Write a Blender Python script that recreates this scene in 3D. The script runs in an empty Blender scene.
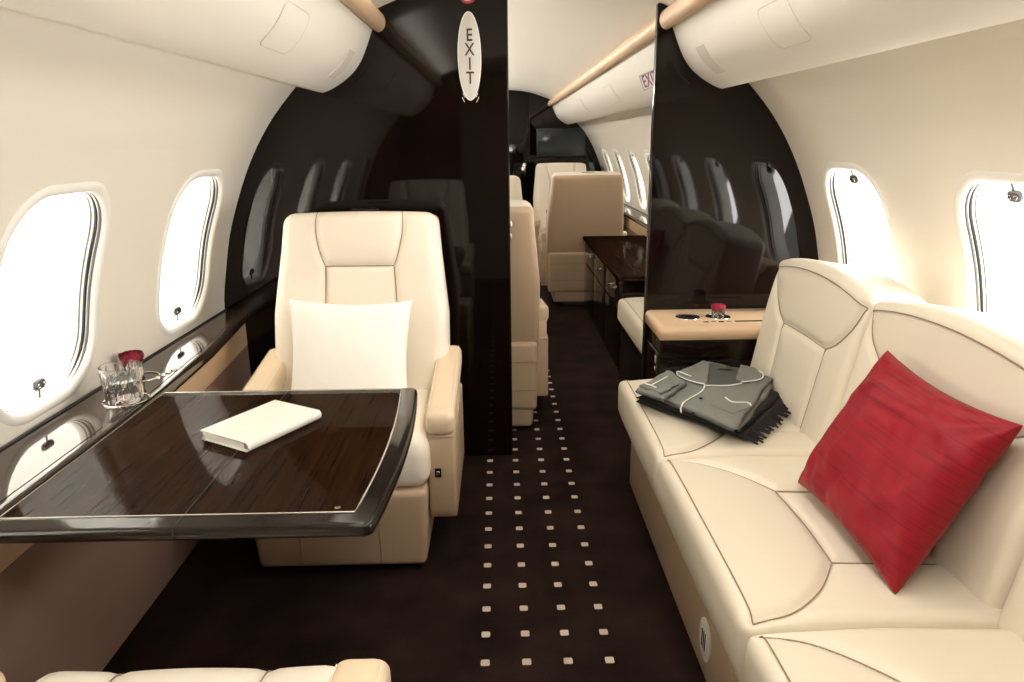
import bpy, bmesh, math, random
import numpy as np
from mathutils import Matrix, Vector
random.seed(7)
sc = bpy.context.scene
COL = sc.collection
PI = math.pi

# ------------------------------------------------------------------ materials
def lin(c):
    return tuple(((v/12.92) if v <= .04045 else ((v+.055)/1.055)**2.4) for v in c)

def mat(name, col, rough=.5, metal=0., bump=None, coat=0., spec=.5, var=None, sheen=0.):
    m = bpy.data.materials.new(name); m.use_nodes = True
    nt = m.node_tree; b = nt.nodes['Principled BSDF']
    b.inputs['Base Color'].default_value = (*col, 1)
    b.inputs['Roughness'].default_value = rough
    b.inputs['Metallic'].default_value = metal
    b.inputs['Coat Weight'].default_value = coat
    b.inputs['Coat Roughness'].default_value = .03
    b.inputs['Specular IOR Level'].default_value = spec
    b.inputs['Sheen Weight'].default_value = sheen
    tc = nt.nodes.new('ShaderNodeTexCoord')
    if bump:
        sc_, st, dist = bump
        n = nt.nodes.new('ShaderNodeTexNoise'); n.inputs['Scale'].default_value = sc_
        n.inputs['Detail'].default_value = 4
        nt.links.new(tc.outputs['Object'], n.inputs['Vector'])
        bp = nt.nodes.new('ShaderNodeBump'); bp.inputs['Strength'].default_value = st
        bp.inputs['Distance'].default_value = dist
        nt.links.new(n.outputs['Fac'], bp.inputs['Height'])
        nt.links.new(bp.outputs['Normal'], b.inputs['Normal'])
    if var:
        col2, vs = var
        n = nt.nodes.new('ShaderNodeTexNoise'); n.inputs['Scale'].default_value = vs
        n.inputs['Detail'].default_value = 3
        nt.links.new(tc.outputs['Object'], n.inputs['Vector'])
        mx = nt.nodes.new('ShaderNodeMix'); mx.data_type = 'RGBA'
        mx.inputs['A'].default_value = (*col, 1); mx.inputs['B'].default_value = (*col2, 1)
        nt.links.new(n.outputs['Fac'], mx.inputs['Factor'])
        nt.links.new(mx.outputs['Result'], b.inputs['Base Color'])
    return m

def wood(name, c1, c2, scale, rough, axis_scale, contrast=(.35, .7), coat=0., spec=.5):
    m = mat(name, c1, rough, coat=coat, spec=spec)
    nt = m.node_tree; b = nt.nodes['Principled BSDF']
    tc = nt.nodes.new('ShaderNodeTexCoord')
    mp = nt.nodes.new('ShaderNodeMapping'); mp.inputs['Scale'].default_value = axis_scale
    nt.links.new(tc.outputs['Object'], mp.inputs['Vector'])
    n = nt.nodes.new('ShaderNodeTexNoise'); n.inputs['Scale'].default_value = scale
    n.inputs['Detail'].default_value = 8; n.inputs['Roughness'].default_value = .65
    n.inputs['Distortion'].default_value = .3
    nt.links.new(mp.outputs['Vector'], n.inputs['Vector'])
    r = nt.nodes.new('ShaderNodeValToRGB')
    r.color_ramp.elements[0].position = contrast[0]; r.color_ramp.elements[0].color = (*c1, 1)
    r.color_ramp.elements[1].position = contrast[1]; r.color_ramp.elements[1].color = (*c2, 1)
    nt.links.new(n.outputs['Fac'], r.inputs['Fac'])
    nt.links.new(r.outputs['Color'], b.inputs['Base Color'])
    return m

M = {}
M['wall'] = mat('cream_sidewall', (.80, .755, .665), .55, bump=(300, .05, .001))
M['ceil'] = mat('cream_headliner', (.82, .785, .70), .6, bump=(250, .05, .001))
M['bin'] = mat('cream_bin_shell', (.83, .79, .715), .42)
M['grille'] = mat('speaker_cloth', (.64, .60, .53), .7, bump=(900, .3, .001))
M['trimtan'] = mat('tan_leather_trim', (.62, .44, .28), .45, bump=(400, .15, .001))
M['leather'] = mat('cream_leather', (.725, .665, .55), .42, bump=(260, .12, .0015), var=((.70, .63, .505), 3))
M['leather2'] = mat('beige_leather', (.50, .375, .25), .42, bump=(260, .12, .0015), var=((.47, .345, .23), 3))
M['armchair'] = mat('armchair_leather', (.83, .76, .655), .42, bump=(260, .12, .0015), var=((.80, .725, .61), 3))
M['armtan'] = mat('tan_armrest_leather', (.69, .55, .39), .42, bump=(260, .12, .0015))
M['seam'] = mat('seam_thread', (.30, .22, .14), .7)
M['stitch'] = mat('light_stitching', (.82, .73, .60), .6)
M['gloss'] = wood('dark_gloss_veneer', (.0030, .0016, .0013), (.0085, .0042, .0031), 6, .035, (14, 14, .7), coat=0, spec=.27)
M['glossplain'] = mat('black_brown_lacquer', (.009, .005, .004), .05, spec=.34)
M['tablewood'] = wood('macassar_table_veneer', (.0045, .0019, .0011), (.030, .0125, .0055), 3, .04, (40, 1.3, 40), (.25, .85), spec=.02)
def low_glare(m, k):
    nt = m.node_tree; b = nt.nodes['Principled BSDF']; b.inputs['Specular IOR Level'].default_value = 0
    g = nt.nodes.new('ShaderNodeBsdfGlossy'); g.inputs['Roughness'].default_value = .03
    x = nt.nodes.new('ShaderNodeMixShader'); x.inputs[0].default_value = k
    nt.links.new(b.outputs[0], x.inputs[1]); nt.links.new(g.outputs[0], x.inputs[2]); nt.links.new(x.outputs[0], nt.nodes['Material Output'].inputs['Surface'])
low_glare(M['tablewood'], .022)
M['ledgetop'] = mat('ledge_lacquer', (.028, .018, .013), .06, spec=.7)
M['rim'] = mat('dark_bronze_rim', (.012, .008, .0065), .10, spec=.28)
M['inlay'] = mat('pale_metal_inlay', (.80, .77, .72), .25, .9)
M['chrome'] = mat('polished_metal', (.82, .79, .75), .12, 1.)
M['lowpanel'] = mat('shaded_lower_sidewall', (.255, .155, .115), .6, bump=(200, .1, .001))  # tan panel browned down, shade under the table put into the colour
M['black'] = mat('black_plastic', (.012, .011, .011), .4)
M['darkgrey'] = mat('dark_seal', (.10, .105, .11), .4)
M['white'] = mat('white_plastic', (.84, .82, .77), .4)
M['reveal'] = mat('window_reveal_white', (.86, .84, .79), .4)
M['redring'] = mat('red_ring_plastic', (.35, .02, .03), .4)
M['screen'] = mat('monitor_glass', (.012, .019, .021), .12, spec=.6)
M['letters'] = mat('dark_lettering', (.05, .02, .015), .6)
M['letters2'] = mat('plum_lettering', (.22, .04, .12), .6)
M['signface'] = mat('sign_face', (.60, .59, .56), .45)
M['whitecloth'] = mat('white_linen', (.92, .90, .85), .85, bump=(600, .2, .001))
M['bookwhite'] = mat('white_grained_leather', (.72, .70, .64), .5, bump=(700, .35, .001))
M['paper'] = mat('page_edges', (.88, .86, .80), .8)
M['petal'] = mat('red_rose_petal', (.22, .006, .022), .55)
M['petal2'] = mat('pink_red_petal', (.36, .012, .045), .55)
M['pyjama'] = mat('grey_melange_flannel', (.10, .10, .09), .9, bump=(900, .5, .001), var=((.25, .25, .235), 330))
M['pyjamadark'] = mat('grey_flannel_inside', (.075, .075, .07), .9, bump=(900, .5, .001))
M['piping'] = mat('white_piping', (.82, .82, .78), .7)
M['throw'] = mat('black_wool_throw', (.013, .010, .010), .95, bump=(500, .5, .002))
M['waterm'] = mat('water', (.9, .95, .95), .0)

def glassmat(name, refl=1.0, tint=(1, 1, 1)):
    m = bpy.data.materials.new(name); m.use_nodes = True; nt = m.node_tree
    nt.nodes.remove(nt.nodes['Principled BSDF']); out = nt.nodes['Material Output']
    t = nt.nodes.new('ShaderNodeBsdfTransparent'); t.inputs['Color'].default_value = (*tint, 1)
    g = nt.nodes.new('ShaderNodeBsdfGlossy'); g.inputs['Roughness'].default_value = .02
    x = nt.nodes.new('ShaderNodeMixShader')
    x.inputs[0].default_value = .05; nt.links.new(t.outputs[0], x.inputs[1]); nt.links.new(g.outputs[0], x.inputs[2])
    nt.links.new(x.outputs[0], out.inputs['Surface'])
    return m
M['pane'] = glassmat('window_pane_glass')
def realglass(name, ior):
    m = bpy.data.materials.new(name); m.use_nodes = True
    b = m.node_tree.nodes['Principled BSDF']
    b.inputs['Transmission Weight'].default_value = 1; b.inputs['Roughness'].default_value = 0.01
    b.inputs['IOR'].default_value = ior; b.inputs['Base Color'].default_value = (1, 1, 1, 1)
    return m
M['glass'] = realglass('clear_glass', 1.5)
M['water'] = realglass('still_water', 1.33)

def shademat():
    m = bpy.data.materials.new('translucent_window_shade'); m.use_nodes = True; nt = m.node_tree
    nt.nodes.remove(nt.nodes['Principled BSDF']); out = nt.nodes['Material Output']
    t = nt.nodes.new('ShaderNodeBsdfTranslucent'); t.inputs['Color'].default_value = (.80, .78, .74, 1)
    d = nt.nodes.new('ShaderNodeBsdfDiffuse'); d.inputs['Color'].default_value = (.85, .82, .76, 1)
    x = nt.nodes.new('ShaderNodeMixShader'); x.inputs[0].default_value = .4
    nt.links.new(t.outputs[0], x.inputs[1]); nt.links.new(d.outputs[0], x.inputs[2])
    nt.links.new(x.outputs[0], out.inputs['Surface'])
    return m
M['shade'] = shademat()

def silk():
    m = mat('red_silk', (.3, .008, .014), .5, sheen=0, spec=.25)
    nt = m.node_tree; b = nt.nodes['Principled BSDF']
    tc = nt.nodes.new('ShaderNodeTexCoord')
    mp = nt.nodes.new('ShaderNodeMapping'); mp.inputs['Scale'].default_value = (5, 150, 5)
    nt.links.new(tc.outputs['Object'], mp.inputs['Vector'])
    n = nt.nodes.new('ShaderNodeTexNoise'); n.inputs['Scale'].default_value = 1.0; n.inputs['Detail'].default_value = 5
    nt.links.new(mp.outputs['Vector'], n.inputs['Vector'])
    r = nt.nodes.new('ShaderNodeValToRGB')
    r.color_ramp.elements[0].position = .25; r.color_ramp.elements[0].color = (.12, .002, .006, 1)
    r.color_ramp.elements[1].position = .5; r.color_ramp.elements[1].color = (.25, .004, .013, 1)
    nt.links.new(n.outputs['Fac'], r.inputs['Fac']); nt.links.new(r.outputs['Color'], b.inputs['Base Color'])
    bp = nt.nodes.new('ShaderNodeBump'); bp.inputs['Strength'].default_value = .3; bp.inputs['Distance'].default_value = .002
    nt.links.new(n.outputs['Fac'], bp.inputs['Height']); nt.links.new(bp.outputs['Normal'], b.inputs['Normal'])
    return m
M['silk'] = silk()

def carpet():
    m = bpy.data.materials.new('brown_carpet_with_squares'); m.use_nodes = True; nt = m.node_tree
    b = nt.nodes['Principled BSDF']; b.inputs['Roughness'].default_value = .95; b.inputs['Specular IOR Level'].default_value = .1
    L = nt.links
    tc = nt.nodes.new('ShaderNodeTexCoord'); sp = nt.nodes.new('ShaderNodeSeparateXYZ')
    L.new(tc.outputs['Object'], sp.inputs[0])
    def mth(op, a, bb=None):
        n = nt.nodes.new('ShaderNodeMath'); n.operation = op
        for i, v in enumerate((a, bb)):
            if v is None: continue
            if isinstance(v, (int, float)): n.inputs[i].default_value = v
            else: L.new(v, n.inputs[i])
        return n.outputs[0]
    def cell(o, off, p):
        a = mth('SUBTRACT', o, off); a = mth('DIVIDE', a, p)
        r = mth('ROUND', a); d = mth('SUBTRACT', a, r); return mth('MULTIPLY', mth('ABSOLUTE', d), p)
    dx = cell(sp.outputs[0], -.056, .111); dy = cell(sp.outputs[1], 1.578, .1125)
    # rounded square: distance beyond inner box
    ex = mth('MAXIMUM', mth('SUBTRACT', dx, .0075), 0.); ey = mth('MAXIMUM', mth('SUBTRACT', dy, .0075), 0.)
    dd = mth('SQRT', mth('ADD', mth('MULTIPLY', ex, ex), mth('MULTIPLY', ey, ey)))
    ins = mth('LESS_THAN', dd, .0045)
    bx = mth('LESS_THAN', mth('ABSOLUTE', mth('SUBTRACT', sp.outputs[0], .1105)), .19)
    by = mth('LESS_THAN', sp.outputs[1], 4.25)
    mask = mth('MULTIPLY', mth('MULTIPLY', ins, bx), by)
    n = nt.nodes.new('ShaderNodeTexNoise'); n.inputs['Scale'].default_value = 5; n.inputs['Detail'].default_value = 6
    L.new(tc.outputs['Object'], n.inputs['Vector'])
    r = nt.nodes.new('ShaderNodeValToRGB')
    r.color_ramp.elements[0].position = .35; r.color_ramp.elements[0].color = (.011, .0055, .0045, 1)
    r.color_ramp.elements[1].position = .7; r.color_ramp.elements[1].color = (.028, .014, .011, 1)
    L.new(n.outputs['Fac'], r.inputs['Fac'])
    mx = nt.nodes.new('ShaderNodeMix'); mx.data_type = 'RGBA'
    L.new(mask, mx.inputs['Factor']); L.new(r.outputs['Color'], mx.inputs['A']); mx.inputs['B'].default_value = (.62, .52, .43, 1)
    L.new(mx.outputs['Result'], b.inputs['Base Color'])
    n2 = nt.nodes.new('ShaderNodeTexNoise'); n2.inputs['Scale'].default_value = 260; n2.inputs['Detail'].default_value = 3
    L.new(tc.outputs['Object'], n2.inputs['Vector'])
    bp = nt.nodes.new('ShaderNodeBump'); bp.inputs['Strength'].default_value = .8; bp.inputs['Distance'].default_value = .006
    L.new(n2.outputs['Fac'], bp.inputs['Height']); L.new(bp.outputs['Normal'], b.inputs['Normal'])
    return m
M['carpet'] = carpet()

# ------------------------------------------------------------------ object helpers
def link(name, me, m=None, parent=None, smooth=True, angle=40):
    o = bpy.data.objects.new(name, me); COL.objects.link(o)
    if m is not None: me.materials.append(m if not isinstance(m, str) else M[m])
    if smooth:
        me.shade_smooth()
        try: me.set_sharp_from_angle(angle=math.radians(angle))
        except Exception: pass
    if parent is not None: o.parent = parent
    return o

def tomesh(name, verts, faces, m=None, parent=None, smooth=True, angle=40, recalc=True):
    me = bpy.data.meshes.new(name)
    me.from_pydata([tuple(map(float, v)) for v in verts], [], faces)
    if recalc:
        bm = bmesh.new(); bm.from_mesh(me); bmesh.ops.recalc_face_normals(bm, faces=bm.faces); bm.to_mesh(me); bm.free()
    me.update()
    return link(name, me, m, parent, smooth, angle)

def bmobj(name, bm, m=None, parent=None, smooth=True, angle=40):
    me = bpy.data.meshes.new(name); bmesh.ops.recalc_face_normals(bm, faces=bm.faces); bm.to_mesh(me); bm.free()
    return link(name, me, m, parent, smooth, angle)

def tag(o, label=None, cat=None, group=None, kind=None):
    if label: o['label'] = label
    if cat: o['category'] = cat
    if group: o['group'] = group
    if kind: o['kind'] = kind
    return o

def thing(name, label, cat, loc=(0, 0, 0), rz=0., group=None):
    o = bpy.data.objects.new(name, None); COL.objects.link(o)
    o.empty_display_size = .1
    o.location = loc; o.rotation_euler = (0, 0, rz)
    return tag(o, label, cat, group)

def structure(o): o['kind'] = 'structure'; return o

def copy_tree(o, parent=None):
    c = o.copy(); COL.objects.link(c)
    c.parent = parent
    if parent is not None: c.matrix_parent_inverse = o.matrix_parent_inverse
    for ch in list(o.children): copy_tree(ch, c)
    return c

def axis_coords(s, r, res):
    h = s/2; r = min(r, h*.999)
    n = 4
    a = [-h + r*(1-math.cos(PI/2*i/n)) for i in range(n)]
    core = max(1, int(math.ceil((2*h-2*r)/res)))
    mid = list(np.linspace(-h+r, h-r, core+1))
    b = [-v for v in reversed(a)]
    return np.array(a+mid+b)

def rbox_data(sx, sy, sz, r, res=(.05, .05, .05)):
    X = axis_coords(sx, r, res[0]); Y = axis_coords(sy, r, res[1]); Z = axis_coords(sz, r, res[2])
    nx, ny, nz = len(X), len(Y), len(Z)
    idx = {}; verts = []; faces = []
    def v(i, j, k):
        q = (i, j, k)
        if q not in idx:
            idx[q] = len(verts); verts.append((X[i], Y[j], Z[k]))
        return idx[q]
    for i in range(nx-1):
        for j in range(ny-1):
            faces.append((v(i, j, nz-1), v(i+1, j, nz-1), v(i+1, j+1, nz-1), v(i, j+1, nz-1)))
            faces.append((v(i, j, 0), v(i, j+1, 0), v(i+1, j+1, 0), v(i+1, j, 0)))
    for i in range(nx-1):
        for k in range(nz-1):
            faces.append((v(i, 0, k), v(i+1, 0, k), v(i+1, 0, k+1), v(i, 0, k+1)))
            faces.append((v(i, ny-1, k), v(i, ny-1, k+1), v(i+1, ny-1, k+1), v(i+1, ny-1, k)))
    for j in range(ny-1):
        for k in range(nz-1):
            faces.append((v(0, j, k), v(0, j, k+1), v(0, j+1, k+1), v(0, j+1, k)))
            faces.append((v(nx-1, j, k), v(nx-1, j+1, k), v(nx-1, j+1, k+1), v(nx-1, j, k+1)))
    P = np.array(verts); h = np.array([sx, sy, sz])/2
    inner = np.clip(P, -(h-r), h-r)
    d = P-inner; n = np.linalg.norm(d, axis=1); msk = n > 1e-9
    P[msk] = inner[msk]+d[msk]/n[msk, None]*r
    return P, faces

def rbox(name, size, r, m, parent=None, loc=(0, 0, 0), rot=None, res=None, warp=None, angle=60):
    P, F = rbox_data(*size, r, res or (max(size)/3,)*3)
    if warp is not None: P = warp(P)
    if rot is not None:
        R = np.array(rot.to_3x3() if isinstance(rot, Matrix) else rot); P = P@R.T
    P = P+np.array(loc)
    return tomesh(name, P, F, m, parent, True, angle)

def seg_dist(P2, a, b):
    a = np.array(a); b = np.array(b); ab = b-a
    t = np.clip(((P2-a)@ab)/max(ab@ab, 1e-12), 0, 1)
    return np.linalg.norm(P2-(a+t[:, None]*ab), axis=1)

def poly_dist(P2, lines):
    d = np.full(len(P2), 9.)
    for l in lines:
        for a, b in zip(l[:-1], l[1:]): d = np.minimum(d, seg_dist(P2, a, b))
    return d

def curve2(pts, n=10):
    """Catmull-Rom through 2-D points"""
    p = [np.array(q, float) for q in pts]
    if len(p) < 3: return [tuple(p[0]+(p[1]-p[0])*i/n) for i in range(n+1)]
    q = [2*p[0]-p[1]]+p+[2*p[-1]-p[-2]]; out = []
    for i in range(1, len(q)-2):
        for k in range(n):
            t = k/n
            out.append(tuple(.5*((2*q[i])+(-q[i-1]+q[i+1])*t+(2*q[i-1]-5*q[i]+4*q[i+1]-q[i+2])*t*t+(-q[i-1]+3*q[i]-3*q[i+1]+q[i+2])*t**3)))
    out.append(tuple(p[-1])); return out

def tube_data(pts, r, n=6, closed=False):
    pts = [Vector(p) for p in pts]; V = []; F = []
    N = len(pts)
    up = None
    for i, p in enumerate(pts):
        t = (pts[(i+1) % N]-pts[i-1]) if closed else (pts[min(i+1, N-1)]-pts[max(i-1, 0)])
        if t.length < 1e-9: t = Vector((0, 0, 1))
        t.normalize()
        if up is None:
            up = Vector((0, 0, 1)) if abs(t.z) < .9 else Vector((1, 0, 0))
        a = (up-t*up.dot(t)); 
        if a.length < 1e-6: a = t.orthogonal()
        a.normalize(); b = t.cross(a); up = a
        rr = r[i] if isinstance(r, (list, tuple)) else r
        for k in range(n):
            w = 2*PI*k/n; V.append(p+a*math.cos(w)*rr+b*math.sin(w)*rr)
    M_ = N if closed else N-1
    for i in range(M_):
        for k in range(n):
            F.append((i*n+k, i*n+(k+1) % n, ((i+1) % N)*n+(k+1) % n, ((i+1) % N)*n+k))
    if not closed:
        F.append(tuple(range(n))[::-1]); F.append(tuple((N-1)*n+k for k in range(n)))
    return V, F

def tubes(name, lines, r, m, parent=None, n=6, closed=False):
    V = []; F = []
    for l in lines:
        v, f = tube_data(l, r, n, closed); o = len(V)
        V += v; F += [tuple(i+o for i in q) for q in f]
    return tomesh(name, V, F, m, parent)

def pad(name, size, r, m, parent, T, seams=(), lines=(), groove=.006, gw=.008, puff=.006, lam=.05, res=.012, warp=None, seam_mat='seam', seam_r=.0016, crown=0.):
    """leather pad; featured face is local +Z. seams: grooved polylines; lines: stitched lines without groove"""
    sx, sy, sz = size
    P, F = rbox_data(sx, sy, sz, r, (res, res, max(sz/3, .02)))
    edge = [[(-sx/2, -sy/2), (sx/2, -sy/2), (sx/2, sy/2), (-sx/2, sy/2), (-sx/2, -sy/2)]]
    def disp(P2):
        out = np.zeros(len(P2))
        if len(seams):
            d = poly_dist(P2, seams)
            out -= groove*np.exp(-(d/gw)**2)
            out += puff*(1-np.exp(-d/lam))
        de = np.minimum(sx/2-np.abs(P2[:, 0]), sy/2-np.abs(P2[:, 1]))
        out += crown*(1-np.exp(-np.maximum(de, 0)/.12))
        return out
    def w(Q):
        Q = Q.copy()
        top = np.clip((Q[:, 2]-(sz/2-r))/max(r, 1e-6), 0, 1)
        Q[:, 2] += disp(Q[:, :2])*top
        if warp is not None: Q = warp(Q)
        Th = np.array(T); return Q@Th[:3, :3].T+Th[:3, 3]
    o = tomesh(name, w(P), F, m, parent, True, 70)
    allv = [*seams, *lines]
    if allv:
        ls = []
        for l in allv:
            # resample
            L = []
            for a, b in zip(l[:-1], l[1:]):
                a = np.array(a); b = np.array(b); k = max(1, int(np.linalg.norm(b-a)/.012))
                L += [a+(b-a)*i/k for i in range(k)]
            L.append(np.array(l[-1]))
            L = np.array(L)
            ex = np.maximum(np.abs(L[:, 0])-(sx/2-r), 0); ey = np.maximum(np.abs(L[:, 1])-(sy/2-r), 0)
            q = np.minimum(np.sqrt(ex**2+ey**2), r)
            z = sz/2-r+np.sqrt(np.maximum(r*r-q*q, 0))
            ls.append([tuple(v) for v in w(np.column_stack([L, z+.0030]))])
        for l_ in ls: tubes('seam', [l_], seam_r, seam_mat, o, n=5)
    return o

def lathe(name, prof, m, parent=None, loc=(0, 0, 0), n=32, closed=False):
    V = []; F = []
    for (r, z) in prof:
        for k in range(n):
            a = 2*PI*k/n; V.append((loc[0]+r*math.cos(a), loc[1]+r*math.sin(a), loc[2]+z))
    for i in range(len(prof)-1):
        for k in range(n): F.append((i*n+k, i*n+(k+1) % n, (i+1)*n+(k+1) % n, (i+1)*n+k))
    if prof[0][0] > 1e-5 and not closed: F.append(tuple(range(n))[::-1])
    if prof[-1][0] > 1e-5 and not closed: F.append(tuple((len(prof)-1)*n+k for k in range(n)))
    if closed:
        i = len(prof)-1
        for k in range(n): F.append((i*n+k, i*n+(k+1) % n, (k+1) % n, k))
    o = tomesh(name, V, F, m, parent, True, 50)
    bm = bmesh.new(); bm.from_mesh(o.data); bmesh.ops.remove_doubles(bm, verts=bm.verts, dist=1e-6); bmesh.ops.recalc_face_normals(bm, faces=bm.faces); bm.to_mesh(o.data); bm.free()
    return o

def prism(name, pts, axis, a, b, m, parent=None, bevel=0., smooth=True, angle=40):
    """closed 2-D polygon extruded from a to b along axis ('x': pts=(y,z), 'y': (x,z), 'z': (x,y))"""
    def P(p, t):
        return {'x': (t, p[0], p[1]), 'y': (p[0], t, p[1]), 'z': (p[0], p[1], t)}[axis]
    n = len(pts); bm = bmesh.new()
    A = [bm.verts.new(P(p, a)) for p in pts]; B = [bm.verts.new(P(p, b)) for p in pts]
    bm.faces.new(A); bm.faces.new(B[::-1])
    for i in range(n): bm.faces.new((A[i], A[(i+1) % n], B[(i+1) % n], B[i]))
    bmesh.ops.recalc_face_normals(bm, faces=bm.faces)
    if bevel > 0:
        e = [e for e in bm.edges if len(e.link_faces) == 2 and e.calc_face_angle(0) > .6]
        bmesh.ops.bevel(bm, geom=e, offset=bevel, segments=3, affect='EDGES', profile=.5)
    return bmobj(name, bm, m, parent, smooth, angle)

def Tm(loc, rx=0, ry=0, rz=0):
    return Matrix.Translation(loc) @ Matrix.Rotation(rz, 4, 'Z') @ Matrix.Rotation(ry, 4, 'Y') @ Matrix.Rotation(rx, 4, 'X')

# ------------------------------------------------------------------ cabin cross-section
X0 = .10
YB = 2.869          # divider
YF = 9.05           # forward bulkhead
PROF = [(1.18, 0), (1.215, .2), (1.238, .4), (1.245, .6), (1.24, .725), (1.217, .85), (1.182, 1.0), (1.137, 1.125), (1.09, 1.235), (1.03, 1.345), (.96, 1.445), (.87, 1.545), (.73, 1.68), (.60, 1.78), (.56, 1.812)]
_z = np.array([p[1] for p in PROF]); _h = np.array([p[0] for p in PROF]); _m = np.gradient(_h, _z)
def half(z):
    z = min(max(z, 0), 1.812); i = min(max(int(np.searchsorted(_z, z, 'right'))-1, 0), len(_z)-2)
    d = _z[i+1]-_z[i]; t = (z-_z[i])/d
    return float((2*t**3-3*t*t+1)*_h[i]+(t**3-2*t*t+t)*d*_m[i]+(-2*t**3+3*t*t)*_h[i+1]+(t**3-t*t)*d*_m[i+1])
CEIL = [(.56, 1.812), (.5, 1.836), (.4, 1.872), (.29, 1.903), (.15, 1.925), (0, 1.933)]
def wallpt(s, y, z, out=0.):
    dz = .01; g = (half(z+dz)-half(z-dz))/(2*dz)
    n = Vector((1, -g)).normalized()
    return (X0+s*(half(z)+n.x*out), y, z+n.y*out)

WC, WHW, WHH, WR = .978, .205, .262, .135
def rr_hit(dx, dz, hw, hh, r):
    lo, hi = 0., 3.
    for _ in range(40):
        t = (lo+hi)/2; x = abs(dx*t); z = abs(dz*t)
        qx = max(x-(hw-r), 0); qz = max(z-(hh-r), 0)
        ins = x <= hw and z <= hh and math.hypot(qx, qz) <= r
        if ins: lo = t
        else: hi = t
    return dx*lo, dz*lo

CZ0, CZ1 = .62, 1.33
def cell_rect(hy, n=14):
    P = []; zb, zt = CZ0-WC, CZ1-WC
    for i in range(n): P.append((-hy+2*hy*i/n, zb))
    for i in range(n): P.append((hy, zb+(zt-zb)*i/n))
    for i in range(n): P.append((hy-2*hy*i/n, zt))
    for i in range(n): P.append((-hy, zt-(zt-zb)*i/n))
    return P

def build_wall(name, s, y0, y1, centres, hy):
    V = []; F = []
    def strip(ya, yb, zs):
        ny = max(1, int((yb-ya)/.1)); b = len(V)
        for j in range(ny+1):
            for z in zs: V.append(wallpt(s, ya+(yb-ya)*j/ny, z))
        k = len(zs)
        for j in range(ny):
            for i in range(k-1): F.append((b+j*k+i, b+j*k+i+1, b+(j+1)*k+i+1, b+(j+1)*k+i))
    low = list(np.linspace(0, CZ0, 10)); mid = list(np.linspace(CZ0, CZ1, 15)); up = list(np.linspace(CZ1, 1.812, 14))
    strip(y0, y1, low); strip(y0, y1, up)
    y = y0
    for c in sorted(centres):
        if c-hy > y+1e-4: strip(y, c-hy, mid)
        R = cell_rect(hy); n = len(R); b = len(V); K = 6
        for k in range(K+1):
            t = k/K
            for (dy, dz) in R:
                hx, hz = rr_hit(dy, dz, WHW, WHH, WR)
                V.append(wallpt(s, c+hx+(dy-hx)*t, WC+hz+(dz-hz)*t))
        for k in range(K):
            for i in range(n): F.append((b+k*n+i, b+k*n+(i+1) % n, b+(k+1)*n+(i+1) % n, b+(k+1)*n+i))
        y = c+hy
    if y < y1-1e-4: strip(y, y1, mid)
    o = tomesh(name, V, F, 'wall', None, True, 60)
    bm = bmesh.new(); bm.from_mesh(o.data); bmesh.ops.remove_doubles(bm, verts=bm.verts, dist=1e-4); bmesh.ops.recalc_face_normals(bm, faces=bm.faces); bm.to_mesh(o.data); bm.free()
    return structure(o)

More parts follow.
